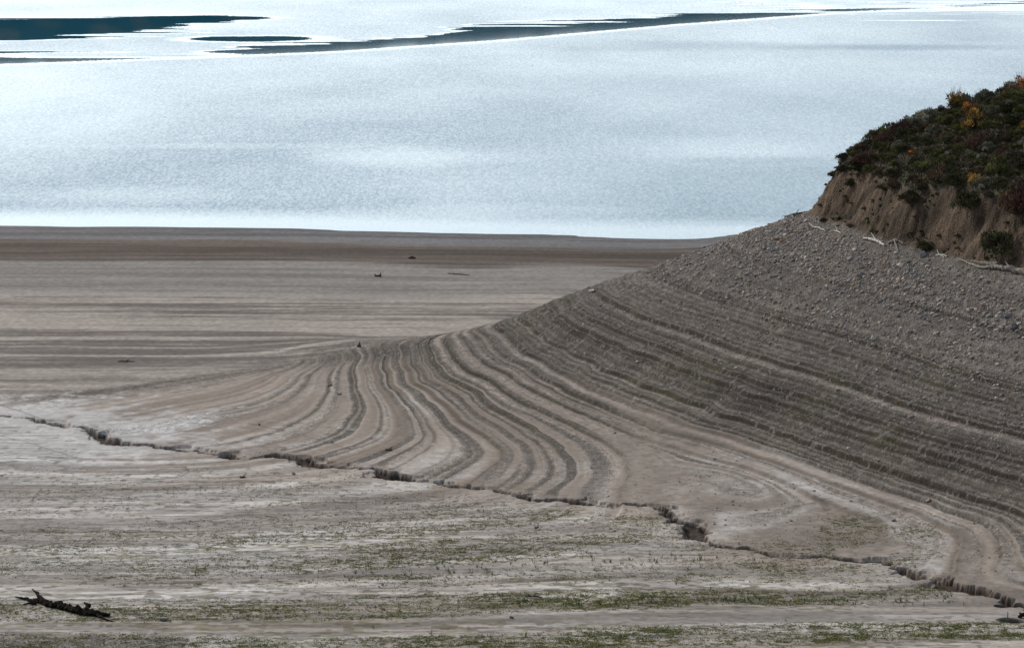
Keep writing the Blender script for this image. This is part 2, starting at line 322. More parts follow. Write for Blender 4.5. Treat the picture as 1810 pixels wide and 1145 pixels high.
def grid_faces(nr, nc):
    i = np.arange(nr - 1)[:, None] * nc + np.arange(nc - 1)[None]
    return np.stack([i, i + 1, i + nc + 1, i + nc], -1).reshape(-1, 4)

# ------------------------------------------------------------------ ground
def ground_colour(x, y, f):
    B, S, zl, ris, low = f['B'], f['S'], f['zl'], f['ris'], f['low']
    q = np.interp(zl, [-2, 0, 1.35, 2.0, 3, 5, 7, 20], [-160, 0, 70, 105, 135, 165, 180, 225]) # about metres of ground
    side = np.where((y > 300 + .0 * x) & (B < 1.72), 0.0, 1.0) * sst(1.5, 1.8, B)
    al = x * .02                                                                      # slow drift along a band
    b1 = vnoise(q, al, 5.0, 51); b2 = vnoise(q, al * 2, 1.9, 52); b3 = vnoise(q, x * .05, .8, 53)
    band = .26 * b1 + .40 * b2 + .34 * b3
    patch = fbm(x, y, 11, 4, 54); fine = fbm(x, y, 1.2, 3, 55); grain = vnoise(x, y * .8, .42, 56)
    c = lambda *v: np.array(v)
    near = 1 - sst(-16, 5, y - gully_y(x) + (patch - .5) * 22)                                          # the near mud slope
    bandc = sst(.28, .72, band); sand = lerp(c(.225,.188,.160), c(.425,.370,.318), bandc[:, None])
    sand = lerp(sand, lerp(c(.25,.224,.204), c(.44,.408,.378), bandc[:, None]), near[:, None] * .85)
    salt = c(.50,.495,.49)
    gravel = lerp(c(.078,.070,.063), c(.150,.135,.119), (bandc * .6 + fine * .4)[:, None])
    # how stony the ground is
    thr = np.interp(x, [-40, -20, -5, 2, 10, 15, 25, 38, 45], [2.7, 2.85, 3.25, 3.7, 4.3, 4.85, 5.4, 6.0, 6.2])
    spur = 1 - sst(3, -2, y - gully_y(x))
    bG = .16 * b1 + .34 * b2 + .50 * b3
    G = sst(-.5, .8, B - thr + (sst(.3, .7, bG) - .5) * 2.5 + (patch - .5) * .8) * spur
    G = G * lerp(1, sst(3, 17, y - gully_y(x)), sst(4, 15, x))
    crest = np.exp(-((y - 309 - (x + 20) * .02) / 7) ** 2) * sst(-30, -18, x) * sst(1.9, 2.3, B); crest = crest * sst(.15, .45, b2 + crest * .4)
    crest2 = np.exp(-((y - np.interp(x, CRX, CRY)) / 4.2) ** 2) * sst(-70, -44, x) * sst(-8, -18, x)
    G = np.maximum(G, np.maximum(crest, crest2 * sst(.1, .4, b2 * .6 + fine * .5)))
    cor = sst(2.5, -1.5, y - 187.5 + (x + 34) * .12 + (fine - .5) * 3) * (x < -22); G = np.maximum(G, cor * .9)
    C = lerp(sand, gravel, G[:, None])
    C = lerp(C, c(.15,.135,.12), (spur * (1 - G) * sst(3.4, 4.8, B) * (.35 + .4 * sst(.4, .6, fine)) * (1 - beyond(x, y, B)))[:, None])
    # pale sandy benches between the gravel
    pale = (1 - beyond(x, y, B)) * np.clip(low * 1.4, 0, 1) * sst(.22, .6, patch * .5 + b2 * .6) * (1 - .6 * sst(9, 14, B)) * .75 * spur
    C = lerp(C, lerp(c(.34,.29,.25), c(.235,.205,.178), sst(5, 8, B)[:, None]), pale[:, None])
    # salt crust
    sm = sst(.50, .66, .6 * band + .40 * patch) * (1 - G) * sst(1.7, 2.0, B) * sst(300, 288, y) * (.68 + .3 * (fine - .5)) * (.5 + .5 * sst(.35, .6, vnoise(x, y * 2, 1.3, 58)))
    lw = np.exp(-((x + 55) / 30) ** 2) * np.exp(-((y - 268) / 22) ** 2)
    sm = np.maximum(sm, sst(.3, .75, lw * 1.1 + (fine - .5) * .5 + (band - .5) * .7) * .9)
    C = lerp(C, salt * (.85 + .3 * fine[:, None]), sm[:, None])
    # far flats: silt bands running along the shore
    ff = beyond(x, y, B); zf = base(x, y)
    qs = np.interp(lerp(zf, zl, .12), [-2, 0, 1.35, 2.0, 3], [-160, 0, 70, 105, 135]) + x * .02
    fb = vnoise(qs, al * .6, 3.2, 61) * .30 + vnoise(qs, al, 1.1, 62) * .30 + vnoise(x * .05, y, 1.3, 63) * .20 + vnoise(x * .09, y, .7, 64) * .20
    fl = lerp(c(.125,.109,.098), c(.345,.310,.275), sst(.32, .62, fb + (fine - .5) * .10)[:, None])
    stk = sst(.60, .74, fbm(x * .045, y, 1.6, 3, 65)) * sst(.4, .6, vnoise(x * .4, y, 14, 66)); fl = lerp(fl, c(.085,.072,.062), (stk * .6 * sst(.9, 1.2, zl))[:, None])
    gv = sst(.25, .75, fb)[:, None]
    grey = lerp(c(.165,.155,.146), c(.235,.222,.206), gv)
    fl = lerp(fl, grey, (sst(1.02, .86, zl) * .92)[:, None])
    pat = sst(.6, .75, fbm(x * .08, y, 2.2, 3, 67)); fl = lerp(fl, c(.29,.265,.24), (pat * .5 * sst(1.0, .8, zl))[:, None])
    zs = zl + (fbm(x * .04, y, 3.0, 3, 68) - .5) * .13
    brown = sst(.45, .41, zs) * sst(.16, .21, zs)
    fl = lerp(fl, lerp(c(.052,.037,.029), c(.115,.088,.070), sst(.35, .7, fb)[:, None]), (brown * .95)[:, None])
    wet = sst(.21, .16, zs); fl = lerp(fl, lerp(c(.105,.100,.102), c(.170,.168,.176), sst(.35, .7, fb)[:, None]), wet[:, None])
    fl = fl * (.86 + .28 * vnoise(x, y * .6, .5, 69)[:, None])
    C = lerp(C, fl, ff[:, None])
    # exposed soil plus painted riser shade on the wave-cut steps, a little dry growth
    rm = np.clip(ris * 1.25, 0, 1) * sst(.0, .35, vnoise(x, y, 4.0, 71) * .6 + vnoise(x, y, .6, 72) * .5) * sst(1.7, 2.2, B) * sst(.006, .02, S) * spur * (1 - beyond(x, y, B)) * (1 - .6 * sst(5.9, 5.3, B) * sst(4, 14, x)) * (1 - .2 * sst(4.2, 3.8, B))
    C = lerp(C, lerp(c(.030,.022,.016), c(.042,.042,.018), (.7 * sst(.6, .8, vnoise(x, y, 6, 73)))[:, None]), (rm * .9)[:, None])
    tr = tracks(x, y); C = lerp(C, C * .55, (tr * .75)[:, None])
    # algae and seedling films on the near slope
    gb = sst(.50, .68, .6 * vnoise(q, al, 3.4, 81) + .4 * patch) * near * (1 - G) * sst(2.9, 3.6, B)
    gs = gb * sst(.50, .66, vnoise(x * .6, y, .34, 82) * .6 + vnoise(x * .5, y, 1.1, 83) * .4)
    C = lerp(C, lerp(c(.105,.115,.040), c(.17,.15,.055), fine[:, None]), (gs * .55)[:, None])
    spk = sst(.66, .76, vnoise(x * .45, y * .8, .3, 84) * .8 + .25 * vnoise(x, y, 1.7, 85)) * (1 - G) * sst(1.8, 2.0, B) * sst(.25, .5, patch * .6 + band * .4); C = lerp(C, c(.11,.095,.07), (spk * (.25 + .4 * near))[:, None])
    nst = fbm(x * .10, y, .62, 3, 85); C = C * lerp(1, .74 + .50 * sst(.3, .7, nst)[:, None], near[:, None])
    C = lerp(C, c(.235,.225,.215), (near * sst(.45, .7, vnoise(x * .08, y, 2.4, 86)) * .35)[:, None])
    # mottling and pebbly grain
    C = C * (.88 + .24 * patch[:, None]) * (1 + (grain[:, None] - .5) * (.20 + .42 * G[:, None]))
    st = sst(.78, .86, vnoise(x, y, .33, 91)) * G; C = lerp(C, c(.30,.285,.27), (st * .35)[:, None])
    # damp soil in the gully, its walls darkened further with painted shade
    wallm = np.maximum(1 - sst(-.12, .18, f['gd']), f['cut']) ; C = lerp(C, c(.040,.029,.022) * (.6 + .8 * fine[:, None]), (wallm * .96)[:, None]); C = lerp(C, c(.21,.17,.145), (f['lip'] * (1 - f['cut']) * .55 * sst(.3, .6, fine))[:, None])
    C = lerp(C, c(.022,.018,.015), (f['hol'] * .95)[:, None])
    # cut bank and soil under the scrub
    soil = lerp(c(.032,.023,.016), c(.105,.076,.053), sst(.25, .75, fbm(x + y * .75, y * .3, 1.4, 4, 95))[:, None]) * (.75 + .5 * grain[:, None])
    C = lerp(C, soil, f['cm'][:, None]); C = lerp(C, c(.07,.06,.042), f['tm'][:, None])
    return np.clip(C, .01, .8), G, sm

ang = np.concatenate([np.linspace(-17, -10.7, 160)[:-1], np.linspace(-10.7, 10.7, 1650), np.linspace(10.7, 17, 160)[1:]])
inv = np.linspace(1 / 172.0, 1 / 446.0, 1330); rr = np.concatenate([np.linspace(120, 172, 60)[:-1], 1 / inv, np.linspace(446, 520, 40)[1:]])
tn = np.tan(np.radians(ang)); Xg = (rr[:, None] * tn[None]).ravel(); Yg = np.broadcast_to(rr[:, None], (len(rr), len(ang))).ravel().copy()
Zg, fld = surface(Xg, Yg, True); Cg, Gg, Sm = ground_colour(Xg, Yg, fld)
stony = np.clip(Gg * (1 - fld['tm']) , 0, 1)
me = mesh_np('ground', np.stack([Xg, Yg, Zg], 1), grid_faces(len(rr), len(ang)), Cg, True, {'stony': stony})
def ground_material():
    m = bpy.data.materials.new('shore_soil'); m.use_nodes = True; n = m.node_tree; L = n.links; b = n.nodes['Principled BSDF']
    b.inputs['Roughness'].default_value = .9; b.inputs['Specular IOR Level'].default_value = .15
    t = n.nodes.new('ShaderNodeTexCoord'); a = n.nodes.new('ShaderNodeAttribute'); a.attribute_name = 'Col'; s = n.nodes.new('ShaderNodeAttribute'); s.attribute_name = 'stony'
    v = n.nodes.new('ShaderNodeTexVoronoi'); v.inputs['Scale'].default_value = 6.5; L.new(t.outputs['Object'], v.inputs['Vector'])
    sp = n.nodes.new('ShaderNodeSeparateColor'); L.new(v.outputs['Color'], sp.inputs[0])
    mr = n.nodes.new('ShaderNodeMapRange'); mr.inputs['To Min'].default_value = .72; mr.inputs['To Max'].default_value = 1.32; L.new(sp.outputs[0], mr.inputs['Value'])
    ns = n.nodes.new('ShaderNodeTexNoise'); ns.inputs['Scale'].default_value = 3.0; ns.inputs['Detail'].default_value = 8; ns.inputs['Roughness'].default_value = .75; L.new(t.outputs['Object'], ns.inputs['Vector'])
    m2 = n.nodes.new('ShaderNodeMapRange'); m2.inputs['From Min'].default_value = .3; m2.inputs['From Max'].default_value = .7; m2.inputs['To Min'].default_value = .82; m2.inputs['To Max'].default_value = 1.18; L.new(ns.outputs['Fac'], m2.inputs['Value'])
    mxx = n.nodes.new('ShaderNodeMix'); L.new(s.outputs['Fac'], mxx.inputs['Factor']); mxx.inputs['A'].default_value = 1.0; L.new(mr.outputs[0], mxx.inputs['B'])
    mu = n.nodes.new('ShaderNodeMath'); mu.operation = 'MULTIPLY'; L.new(mxx.outputs['Result'], mu.inputs[0]); L.new(m2.outputs[0], mu.inputs[1])
    sc = n.nodes.new('ShaderNodeVectorMath'); sc.operation = 'SCALE'; L.new(a.outputs['Color'], sc.inputs[0]); L.new(mu.outputs[0], sc.inputs['Scale']); L.new(sc.outputs[0], b.inputs['Base Color'])
    bp = n.nodes.new('ShaderNodeBump'); bp.inputs['Distance'].default_value = .10; bp.invert = True; L.new(v.outputs['Distance'], bp.inputs['Height']); L.new(s.outputs['Fac'], bp.inputs['Strength'])
    b2 = n.nodes.new('ShaderNodeBump'); b2.inputs['Distance'].default_value = .07; b2.inputs['Strength'].default_value = .6; L.new(ns.outputs['Fac'], b2.inputs['Height']); L.new(bp.outputs[0], b2.inputs['Normal']); L.new(b2.outputs[0], b.inputs['Normal'])
    return m
M_ground = ground_material()
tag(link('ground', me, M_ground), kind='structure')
# coarser land all round, a little lower where the detailed sheet lies over it
cx = np.arange(-700, 701, 7.0); cy = np.arange(-260, 700, 7.0); CX, CY = np.meshgrid(cx, cy); CX = CX.ravel(); CY = CY.ravel()
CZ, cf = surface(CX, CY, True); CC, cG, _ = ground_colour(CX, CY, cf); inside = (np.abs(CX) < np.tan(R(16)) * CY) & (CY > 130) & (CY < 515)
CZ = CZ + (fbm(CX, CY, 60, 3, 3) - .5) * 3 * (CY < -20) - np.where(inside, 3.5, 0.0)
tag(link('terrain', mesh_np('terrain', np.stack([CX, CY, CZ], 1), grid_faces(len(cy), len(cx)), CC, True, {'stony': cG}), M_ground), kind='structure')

# ------------------------------------------------------------------ lake
def lake_material():
    m = bpy.data.materials.new('lake_water'); m.use_nodes = True; n = m.node_tree; L = n.links; b = n.nodes['Principled BSDF']
    b.inputs['Base Color'].default_value = (.008, .115, .19, 1); b.inputs['IOR'].default_value = 1.333
    t = n.nodes.new('ShaderNodeTexCoord'); a = n.nodes.new('ShaderNodeAttribute'); a.attribute_name = 'ruffle'
    mr = n.nodes.new('ShaderNodeMapRange'); mr.inputs['To Min'].default_value = .03; mr.inputs['To Max'].default_value = .17; L.new(a.outputs['Fac'], mr.inputs['Value']); L.new(mr.outputs[0], b.inputs['Roughness'])
    mp = n.nodes.new('ShaderNodeMapping'); mp.inputs['Scale'].default_value = (2.3, .50, 1); L.new(t.outputs['Object'], mp.inputs['Vector'])
    ns = n.nodes.new('ShaderNodeTexNoise'); ns.inputs['Scale'].default_value = 1.0; ns.inputs['Detail'].default_value = 3; ns.inputs['Roughness'].default_value = .6; L.new(mp.outputs[0], ns.inputs['Vector'])
    # wavelets: the surface normal leans a little, mostly towards and away from the wind
    sb = n.nodes.new('ShaderNodeVectorMath'); sb.operation = 'SUBTRACT'; sb.inputs[1].default_value = (.5, .5, .5); L.new(ns.outputs['Color'], sb.inputs[0])
    ml = n.nodes.new('ShaderNodeVectorMath'); ml.operation = 'MULTIPLY'; ml.inputs[1].default_value = (.06, .15, 0.0); L.new(sb.outputs[0], ml.inputs[0])
    sc = n.nodes.new('ShaderNodeVectorMath'); sc.operation = 'SCALE'; L.new(ml.outputs[0], sc.inputs[0]); pw = n.nodes.new('ShaderNodeMath'); pw.operation = 'POWER'; pw.inputs[1].default_value = .5; L.new(a.outputs['Fac'], pw.inputs[0]); p8 = n.nodes.new('ShaderNodeMath'); p8.operation = 'MULTIPLY'; p8.inputs[1].default_value = .8; L.new(pw.outputs[0], p8.inputs[0]); L.new(p8.outputs[0], sc.inputs['Scale'])
    ad = n.nodes.new('ShaderNodeVectorMath'); ad.operation = 'ADD'; L.new(sc.outputs[0], ad.inputs[0])
    # wavelet faces turned to the shore are the ones that show at this low angle
    bi = n.nodes.new('ShaderNodeCombineXYZ'); bi.inputs['Z'].default_value = 1; fm = n.nodes.new('ShaderNodeMath'); fm.operation = 'MULTIPLY'; fm.inputs[1].default_value = -.075; L.new(a.outputs['Fac'], fm.inputs[0]); L.new(fm.outputs[0], bi.inputs['Y']); L.new(bi.outputs[0], ad.inputs[1])
    nz = n.nodes.new('ShaderNodeVectorMath'); nz.operation = 'NORMALIZE'; L.new(ad.outputs[0], nz.inputs[0]); L.new(nz.outputs[0], b.inputs['Normal'])
    return m
def water_y(v): return H / math.tan(PITCH + math.atan((v - 572.5) / 5000.0))
la = np.concatenate([np.linspace(-80, -13, 40)[:-1], np.linspace(-13, 13, 520), np.linspace(13, 80, 40)[1:]])
lr = np.concatenate([1 / np.linspace(1 / 395.0, 1 / 1150.0, 620), np.linspace(1150, 1600, 30)[1:]])
LX = (lr[:, None] * np.tan(np.radians(la))[None]).ravel(); LY = np.broadcast_to(lr[:, None], (len(lr), len(la))).ravel().copy()
def blob(u, v, hw, hh, soft=.5):              # a wind patch, centred and sized on the water
    cy_ = water_y(v); y0, y1 = water_y(v + hh), water_y(v - hh); cx_ = (u - 905) / 5000 * cy_; ax = hw / 5000 * cy_
    q = np.hypot((LX - cx_) / ax, (LY - cy_) / ((y1 - y0) / 2)); q = q + (fbm(LX, LY * .35, 26, 4, u % 37) - .5) * .9
    return 1 - sst(1 - soft, 1 + soft, q)
ruf = .62 + .5 * (fbm(LX, LY * .8, 90, 4, 201) - .5) + .25 * (fbm(LX, LY * .5, 25, 3, 202) - .5)
Uy = 572.5 + 5000 * np.tan(np.arctan(H / LY) - PITCH); Ux = 905 + LX / LY * 5000      # bearing and distance as survey numbers
n1 = fbm(LX, LY * .5, 60, 5, 205) - .5
# calm zone off the far shore (forest mirrored), broken by tongues of wind
n2 = (fbm(LX * .12, LY, 8, 4, 206) - .5) * 46; n3 = (fbm(LX * .10, LY, 4.5, 3, 207) - .5) * 30
def between(top, bot, soft=3.0):
    return sst(-soft, soft, Uy - top + n3 * .5) * sst(-soft, soft, bot - Uy + n3 * .5)
A_ = between(np.interp(Ux, [-900, 0, 380, 470, 560], [36, 33, 27, 31, 36]) + n3 * .25, np.interp(Ux, [-900, 0, 180, 330, 470, 560], [90, 76, 64, 53, 37, 30]) + n2 * .55)
D_ = between(np.interp(Ux, [-900, 0, 120, 330, 450, 600, 750, 830, 900, 1000, 1100, 1200, 1350, 1500, 1810, 2500], [80, 90, 96, 98, 80, 73, 62, 46, 42, 39, 33, 26, 20, 15, 5, -5]) + n2 * .5, 400.0)
D_ = D_ * sst(2, -4, Uy - np.interp(Ux, [0, 380, 600, 900, 1200, 1500, 1810], [117, 103, 94, 73, 46, 24, 12]))
calm = np.maximum(A_, D_); calm = np.maximum(calm, blob(430, 69, 135, 7, .3)); calm = np.maximum(calm, .8 * between(np.interp(Ux, [600, 1100, 1500, 1850], [-40, -20, 12, 9]) + n3, np.interp(Ux, [600, 1100, 1500, 1850], [-40, -20, 15, 13]) + n3))
calm = calm * (1 - blob(190, 98, 190, 4, .5))
ruf = ruf * (1 - calm) ** 1.2
for (u, v, hw, hh, s) in [(720, 278, 160, 15, .42), (900, 372, 230, 9, .3), (1330, 265, 190, 22, .40), (180, 345, 260, 16, .3), (420, 258, 330, 4, .15), (1500,120,300,20,.25), (1180,82,260,8,-.25), (1600,84,170,5,-.5), (1350,283,120,6,-.4)]:
    ruf = ruf * (1 - s * blob(u, v, hw, hh, .7))
zbed = samp(BG, LX, LY); sh = sst(-.45, -.10, np.where(LY < 520, zbed, -2) + n1 * .05); ruf = ruf * (1 - sh) + .02 * sh
me = mesh_np('lake', np.stack([LX, LY, 0 * LX], 1), grid_faces(len(lr), len(la)), None, True, {'ruffle': np.clip(ruf, 0, 1)})
tag(link('water', me, lake_material()), kind='structure')

# ------------------------------------------------------------------ forested mountains across the lake (mirrored in it)
ha = np.linspace(-40, 40, 700); hd = np.linspace(1560, 5200, 90); HX = (hd[:, None] * np.tan(np.radians(ha))[None]).ravel(); HY = np.broadcast_to(hd[:, None], (90, 700)).ravel().copy()
sk_u = [-3500, -1500, 0, 380, 600, 900, 1200, 1500, 1810, 2600, 4500]; sk_v = [200, 150, 117, 103, 94, 73, 46, 24, 12, 20, 60]
th = np.array([(4000 - water_y(v)) * H / water_y(v) for v in sk_v]); Ua = 905 + HX / HY * 5000; crest_h = np.interp(Ua, sk_u, th)
prof = np.interp(HY, [1560, 1700, 4000, 4400, 5200], [0, .045, 1.0, 1.0, .6]); HZ = crest_h * prof + (fbm(HX, HY, 260, 5, 301) - .5) * 36 * sst(0, .5, prof) * (HY < 3900) + (fbm(HX, HY, 30, 2, 302) - .5) * 8 * sst(0, .1, prof)
HZ = np.where(HY < 1570, -3, HZ); HZ = np.minimum(HZ, crest_h * np.maximum(HY - 740, 0) / 3260 + 3)
fc = fbm(HX, HY, 40, 4, 303); HC = np.array([.008,.020,.022]) * (.5 + fc[:, None]) ; HC = lerp(HC, np.array([.10,.07,.03]), (sst(.66, .74, fc) * .5)[:, None])
tag(link('hills', mesh_np('hills', np.stack([HX, HY, HZ], 1), grid_faces(90, 700), HC), attr_mat('forest_slope', 1.0, 0.0)), kind='structure')
#@@OBJECTS
# ------------------------------------------------------------------ loose stones
def ico(sub):
    bm = bmesh.new(); bmesh.ops.create_icosphere(bm, subdivisions=sub, radius=1); bm.verts.ensure_lookup_table()
    V = np.array([v.co[:] for v in bm.verts]); Fc = np.array([[v.index for v in f.verts] for f in bm.faces]); bm.free(); return V, Fc
def rock_shape(sub, seed):
    r = np.random.default_rng(seed); V, Fc = ico(sub)
    for _ in range(9):                                       # chip facets off a ball
        n = r.normal(size=3); n /= np.linalg.norm(n); d = r.uniform(.55, .85); k = np.maximum(V @ n - d, 0); V = V - k[:, None] * n
    V = V * np.array([1, r.uniform(.7, .9), r.uniform(.45, .7)]) * (1 + .06 * r.normal(size=(len(V), 1))); return V, Fc
STONE_COL = np.array([(.21,.195,.18),(.27,.25,.23),(.15,.143,.138),(.34,.315,.29),(.31,.235,.175),(.205,.20,.198),(.44,.40,.36),(.25,.195,.155)])
def stony_sites(n, seed):
    r = np.random.default_rng(seed); x = r.uniform(-34, 66, n); y = r.uniform(196, 322, n); z, f = surface(x, y, True)
    B = f['B']; wgt = (.10 * sst(3.0, 6, B) + .25 * sst(6, 10, B) + .65 * sst(10, 15.5, B)) * (.45 + 1.1 * sst(.3, .7, fbm(x, y, 5, 3, 401))) * (f['cm'] < .15) * (f['tm'] < .1) * (y > gully_y(x) + 3)
    wgt = wgt * (.25 + .75 * sst(.35, .6, vnoise(np.interp(f['zl'], [0, 5, 7, 20], [0, 30, 50, 95]), x * .03, 2.2, 402)))
    wgt = np.where(B > 18.2, wgt * .8, wgt); k = r.random(n) < wgt; return x[k], y[k], z[k], B[k], r
x, y, z, B, r = stony_sites(330000, 11); n = len(x)
size = (.042 + .045 * r.random(n) ** 2 + .17 * r.random(n) ** 8) * (.66 + .6 * sst(9, 16, B))
shapes = [rock_shape(1, 50 + k) for k in range(5)]; Vs, Fs, Cs, off = [], [], [], 0
for k, (V0, F0) in enumerate(shapes):
    if len(V0) != 12 and k > 5: continue
    idx = np.arange(n)[np.arange(n) % 5 == k]
    V0, F0 = (lambda a, b: (a, b))(*((ico(1)[0] * np.array([1, .8, .6]) * (1 + .22 * r.normal(size=(len(ico(1)[0]), 1))), ico(1)[1])))
    a = r.uniform(0, 2 * math.pi, len(idx)); c_, s_ = np.cos(a), np.sin(a); S_ = size[idx][:, None]
    px = (V0[None, :, 0] * c_[:, None] - V0[None, :, 1] * s_[:, None]) * S_ + x[idx][:, None]
    py = (V0[None, :, 0] * s_[:, None] + V0[None, :, 1] * c_[:, None]) * S_ + y[idx][:, None]
    pz = V0[None, :, 2] * S_ + z[idx][:, None] + .18 * S_
    Vs.append(np.stack([px, py, pz], -1).reshape(-1, 3)); Fs.append((F0[None] + (np.arange(len(idx)) * len(V0))[:, None, None] + off).reshape(-1, 3)); off += len(idx) * len(V0)
    cc = STONE_COL[r.integers(0, 8, len(idx))] * r.uniform(.75, 1.15, (len(idx), 1)); Cs.append(np.repeat(cc, len(V0), 0))
M_stone = attr_mat('stone', .85, .2)
tag(link('gravel', mesh_np('gravel', np.concatenate(Vs), np.concatenate(Fs), np.concatenate(Cs), False), M_stone), 'loose grey and tan gravel covering the upper bank of the spur', 'gravel', kind='stuff')
ROCK = {}
def rock_mesh(kind, k):
    if (kind, k) not in ROCK:
        c = {'grey': (.20,.19,.185), 'pale': (.42,.39,.36), 'tan': (.30,.22,.155), 'dark': (.09,.087,.088), 'bluish': (.17,.19,.22)}[kind]
        V, Fc = rock_shape(3, 70 + k); m_ = M_ROCKS[kind]; me = mesh_np('rock', V, Fc, None, False); me.materials.append(m_); ROCK[(kind, k)] = me
    return ROCK[(kind, k)]
M_ROCKS = {k: mat('rock_' + k, c, .85, (tuple(v * 1.45 for v in c), 2.2, .2), .03, 6, .2) for k, c in {'grey': (.185,.172,.158), 'pale': (.38,.35,.315), 'tan': (.26,.195,.145), 'dark': (.09,.086,.085), 'bluish': (.155,.158,.168)}.items()}
def put_rock(p, kind, size, label, group=None, name='rock'):
    o = bpy.data.objects.new(name, rock_mesh(kind, random.randrange(5))); col.objects.link(o)
    o.location = (p[0], p[1], p[2] + size * .2); o.scale = (size * random.uniform(.85, 1.15),) * 2 + (size,); o.rotation_euler = (random.uniform(-.3, .3), random.uniform(-.3, .3), random.uniform(0, 6.28))
    return tag(o, label, 'rock', group)
SPECIAL = [(1046,516,'pale',.42,'pale angular rock on the crest of the spur, above the ends of the strandlines'), (1642,885,'tan',.30,'pale tan rock lying alone beside the lowest dark strandline on the right'),
 (586,782,'grey',.26,'small grey rock alone on the pale mud above the gully'), (519,838,'grey',.24,'small grey rock alone on the mud just below the gully'),
 (289,1097,'dark',.26,'dark rock in the foreground to the right of the burnt log'), (1544,600,'pale',.42,'pale rock standing out in the middle of the right-hand gravel bank'),
 (1792,580,'dark',.62,'large dark grey boulder at the right edge of the gravel bank'), (1780,560,'bluish',.5,'bluish grey boulder just above the large dark boulder at the right edge'),
 (1524,488,'bluish',.50,'flat bluish rock on the gravel below the white forked driftwood'), (1634,453,'bluish',.55,'bluish grey boulder at the cliff foot next to the round dark bush'),
 (1592,470,'pale',.40,'white rock on the cobbles below the cliff foot'), (1480,690,'tan',.28,'lone pale rock on a sandy strip between two strandlines'), (1127,640,'pale',.26,'small whitish rock on the striped face of the spur'),
 (1300,651,'pale',.26,'small whitish rock on a gravel stripe right of centre'), (1579,921,'bluish',.24,'small blue grey rock on the mud in the bend above the gully'), (1607,718,'bluish',.26,'small bluish rock among the gravel strips on the right'),
 (904,1092,'dark',.20,'small dark rock in the foreground mud below the black stick'), (677,1078,'dark',.24,'dark lump of rock in the left of the green foreground strips'), (1425,392,'pale',.36,'pale block at the corner where cliff and crest meet'),
 (458,751,'dark',.18,'small dark stone on the salt-white mud above the gully'), (1607,590,'grey',.34,'grey rock on the upper gravel bank beside the pale one')]
for (u, v, k, sz, lab) in SPECIAL: put_rock(hit(u, v), k, sz, lab)
x, y, z, B, r = stony_sites(60000, 23); kk = np.nonzero((B > 9.5) & (B < 18.7) & (np.abs(x) < y * .178))[0]; wB = sst(9, 17, B[kk]) ** 1.5 + .03; kk = r.choice(kk, 265, replace=False, p=wB / wB.sum())
KL = {'grey': 'weathered grey cobble among the stones of the upper bank', 'pale': 'pale whitish cobble among the stones of the upper bank', 'tan': 'tan brown cobble among the stones of the upper bank', 'dark': 'dark grey cobble among the stones of the upper bank', 'bluish': 'blue grey cobble among the stones of the upper bank'}
for i in kk:
    k = r.choice(['grey', 'pale', 'tan', 'dark', 'bluish'], p=[.42, .14, .2, .1, .14]); put_rock((x[i], y[i], z[i]), k, float(r.uniform(.14, .27)), KL[k], k + ' cobbles on the upper bank', 'cobble')

# ------------------------------------------------------------------ driftwood, stumps, logs
def tube_np(path, rad, seg=9, jag=.12, seed=0):
    r_ = np.random.default_rng(seed); P_ = [Vector(p) for p in path]; n_ = max(4, int(sum((b - a).length for a, b in zip(P_, P_[1:])) / .18)); n_ = min(n_, 60)
    L_ = [0]; [L_.append(L_[-1] + (b - a).length) for a, b in zip(P_, P_[1:])]
    t = np.linspace(0, L_[-1], n_); pts = np.stack([np.interp(t, L_, [p[i] for p in P_]) for i in range(3)], 1); rr_ = np.interp(t, L_, rad)
    pts[1:-1] += r_.normal(size=(n_ - 2, 3)) * rr_[1:-1, None] * .25
    V, Fc = [], []; ph = r_.uniform(0, 6.28, 3); rib = 1 + jag * r_.normal(size=seg)
    for i in range(n_):
        d = Vector(pts[min(i + 1, n_ - 1)] - pts[max(i - 1, 0)]).normalized(); a = d.cross(Vector((0.13, .21, 1))).normalized(); b = d.cross(a)
        for k in range(seg):
            th_ = 2 * math.pi * k / seg; q_ = rr_[i] * rib[k] * (1 + jag * r_.normal() * .6); V.append(Vector(pts[i]) + a * math.cos(th_) * q_ + b * math.sin(th_) * q_)
    for i in range(n_ - 1):
        for k in range(seg): Fc.append((i * seg + k, i * seg + (k + 1) % seg, (i + 1) * seg + (k + 1) % seg, (i + 1) * seg + k))
    return V, Fc, [list(range(seg))[::-1], [(n_ - 1) * seg + k for k in range(seg)]]
def wood(name, limbs, m, parent=None, seed=0):
    me = bpy.data.meshes.new(name); V, Fc = [], []
    for i, (path, rad) in enumerate(limbs):
        v, f, caps = tube_np(path, rad, 9, .12, seed + i); o = len(V); V += v; Fc += [tuple(a + o for a in q) for q in f] + [tuple(a + o for a in q) for q in caps]
    me.from_pydata([tuple(v) for v in V], [], Fc); me.update(); return link(name, me, m, parent)
M_white = mat('bleached_wood', (.36,.33,.29), .8, ((.62,.60,.56), 4, .25), .03, 9)
M_grey = mat('grey_wood', (.16,.14,.12), .85, ((.34,.31,.28), 4, .25), .03, 9)
M_dark = mat('dark_wood', (.035,.028,.022), .9, ((.09,.075,.06), 5, .25), .04, 9)
M_burnt = mat('burnt_wood', (.008,.007,.006), .95, ((.028,.024,.020), 5, .3), .06, 7, .05)
def on(u, v, up=0.0):
    p = hit(u, v); return (p[0], p[1], p[2] + up)
def thing(name, label, cat, loc, group=None):
    o = bpy.data.objects.new(name, None); col.objects.link(o); o.location = loc; o.empty_display_size = .3; return tag(o, label, cat, group)
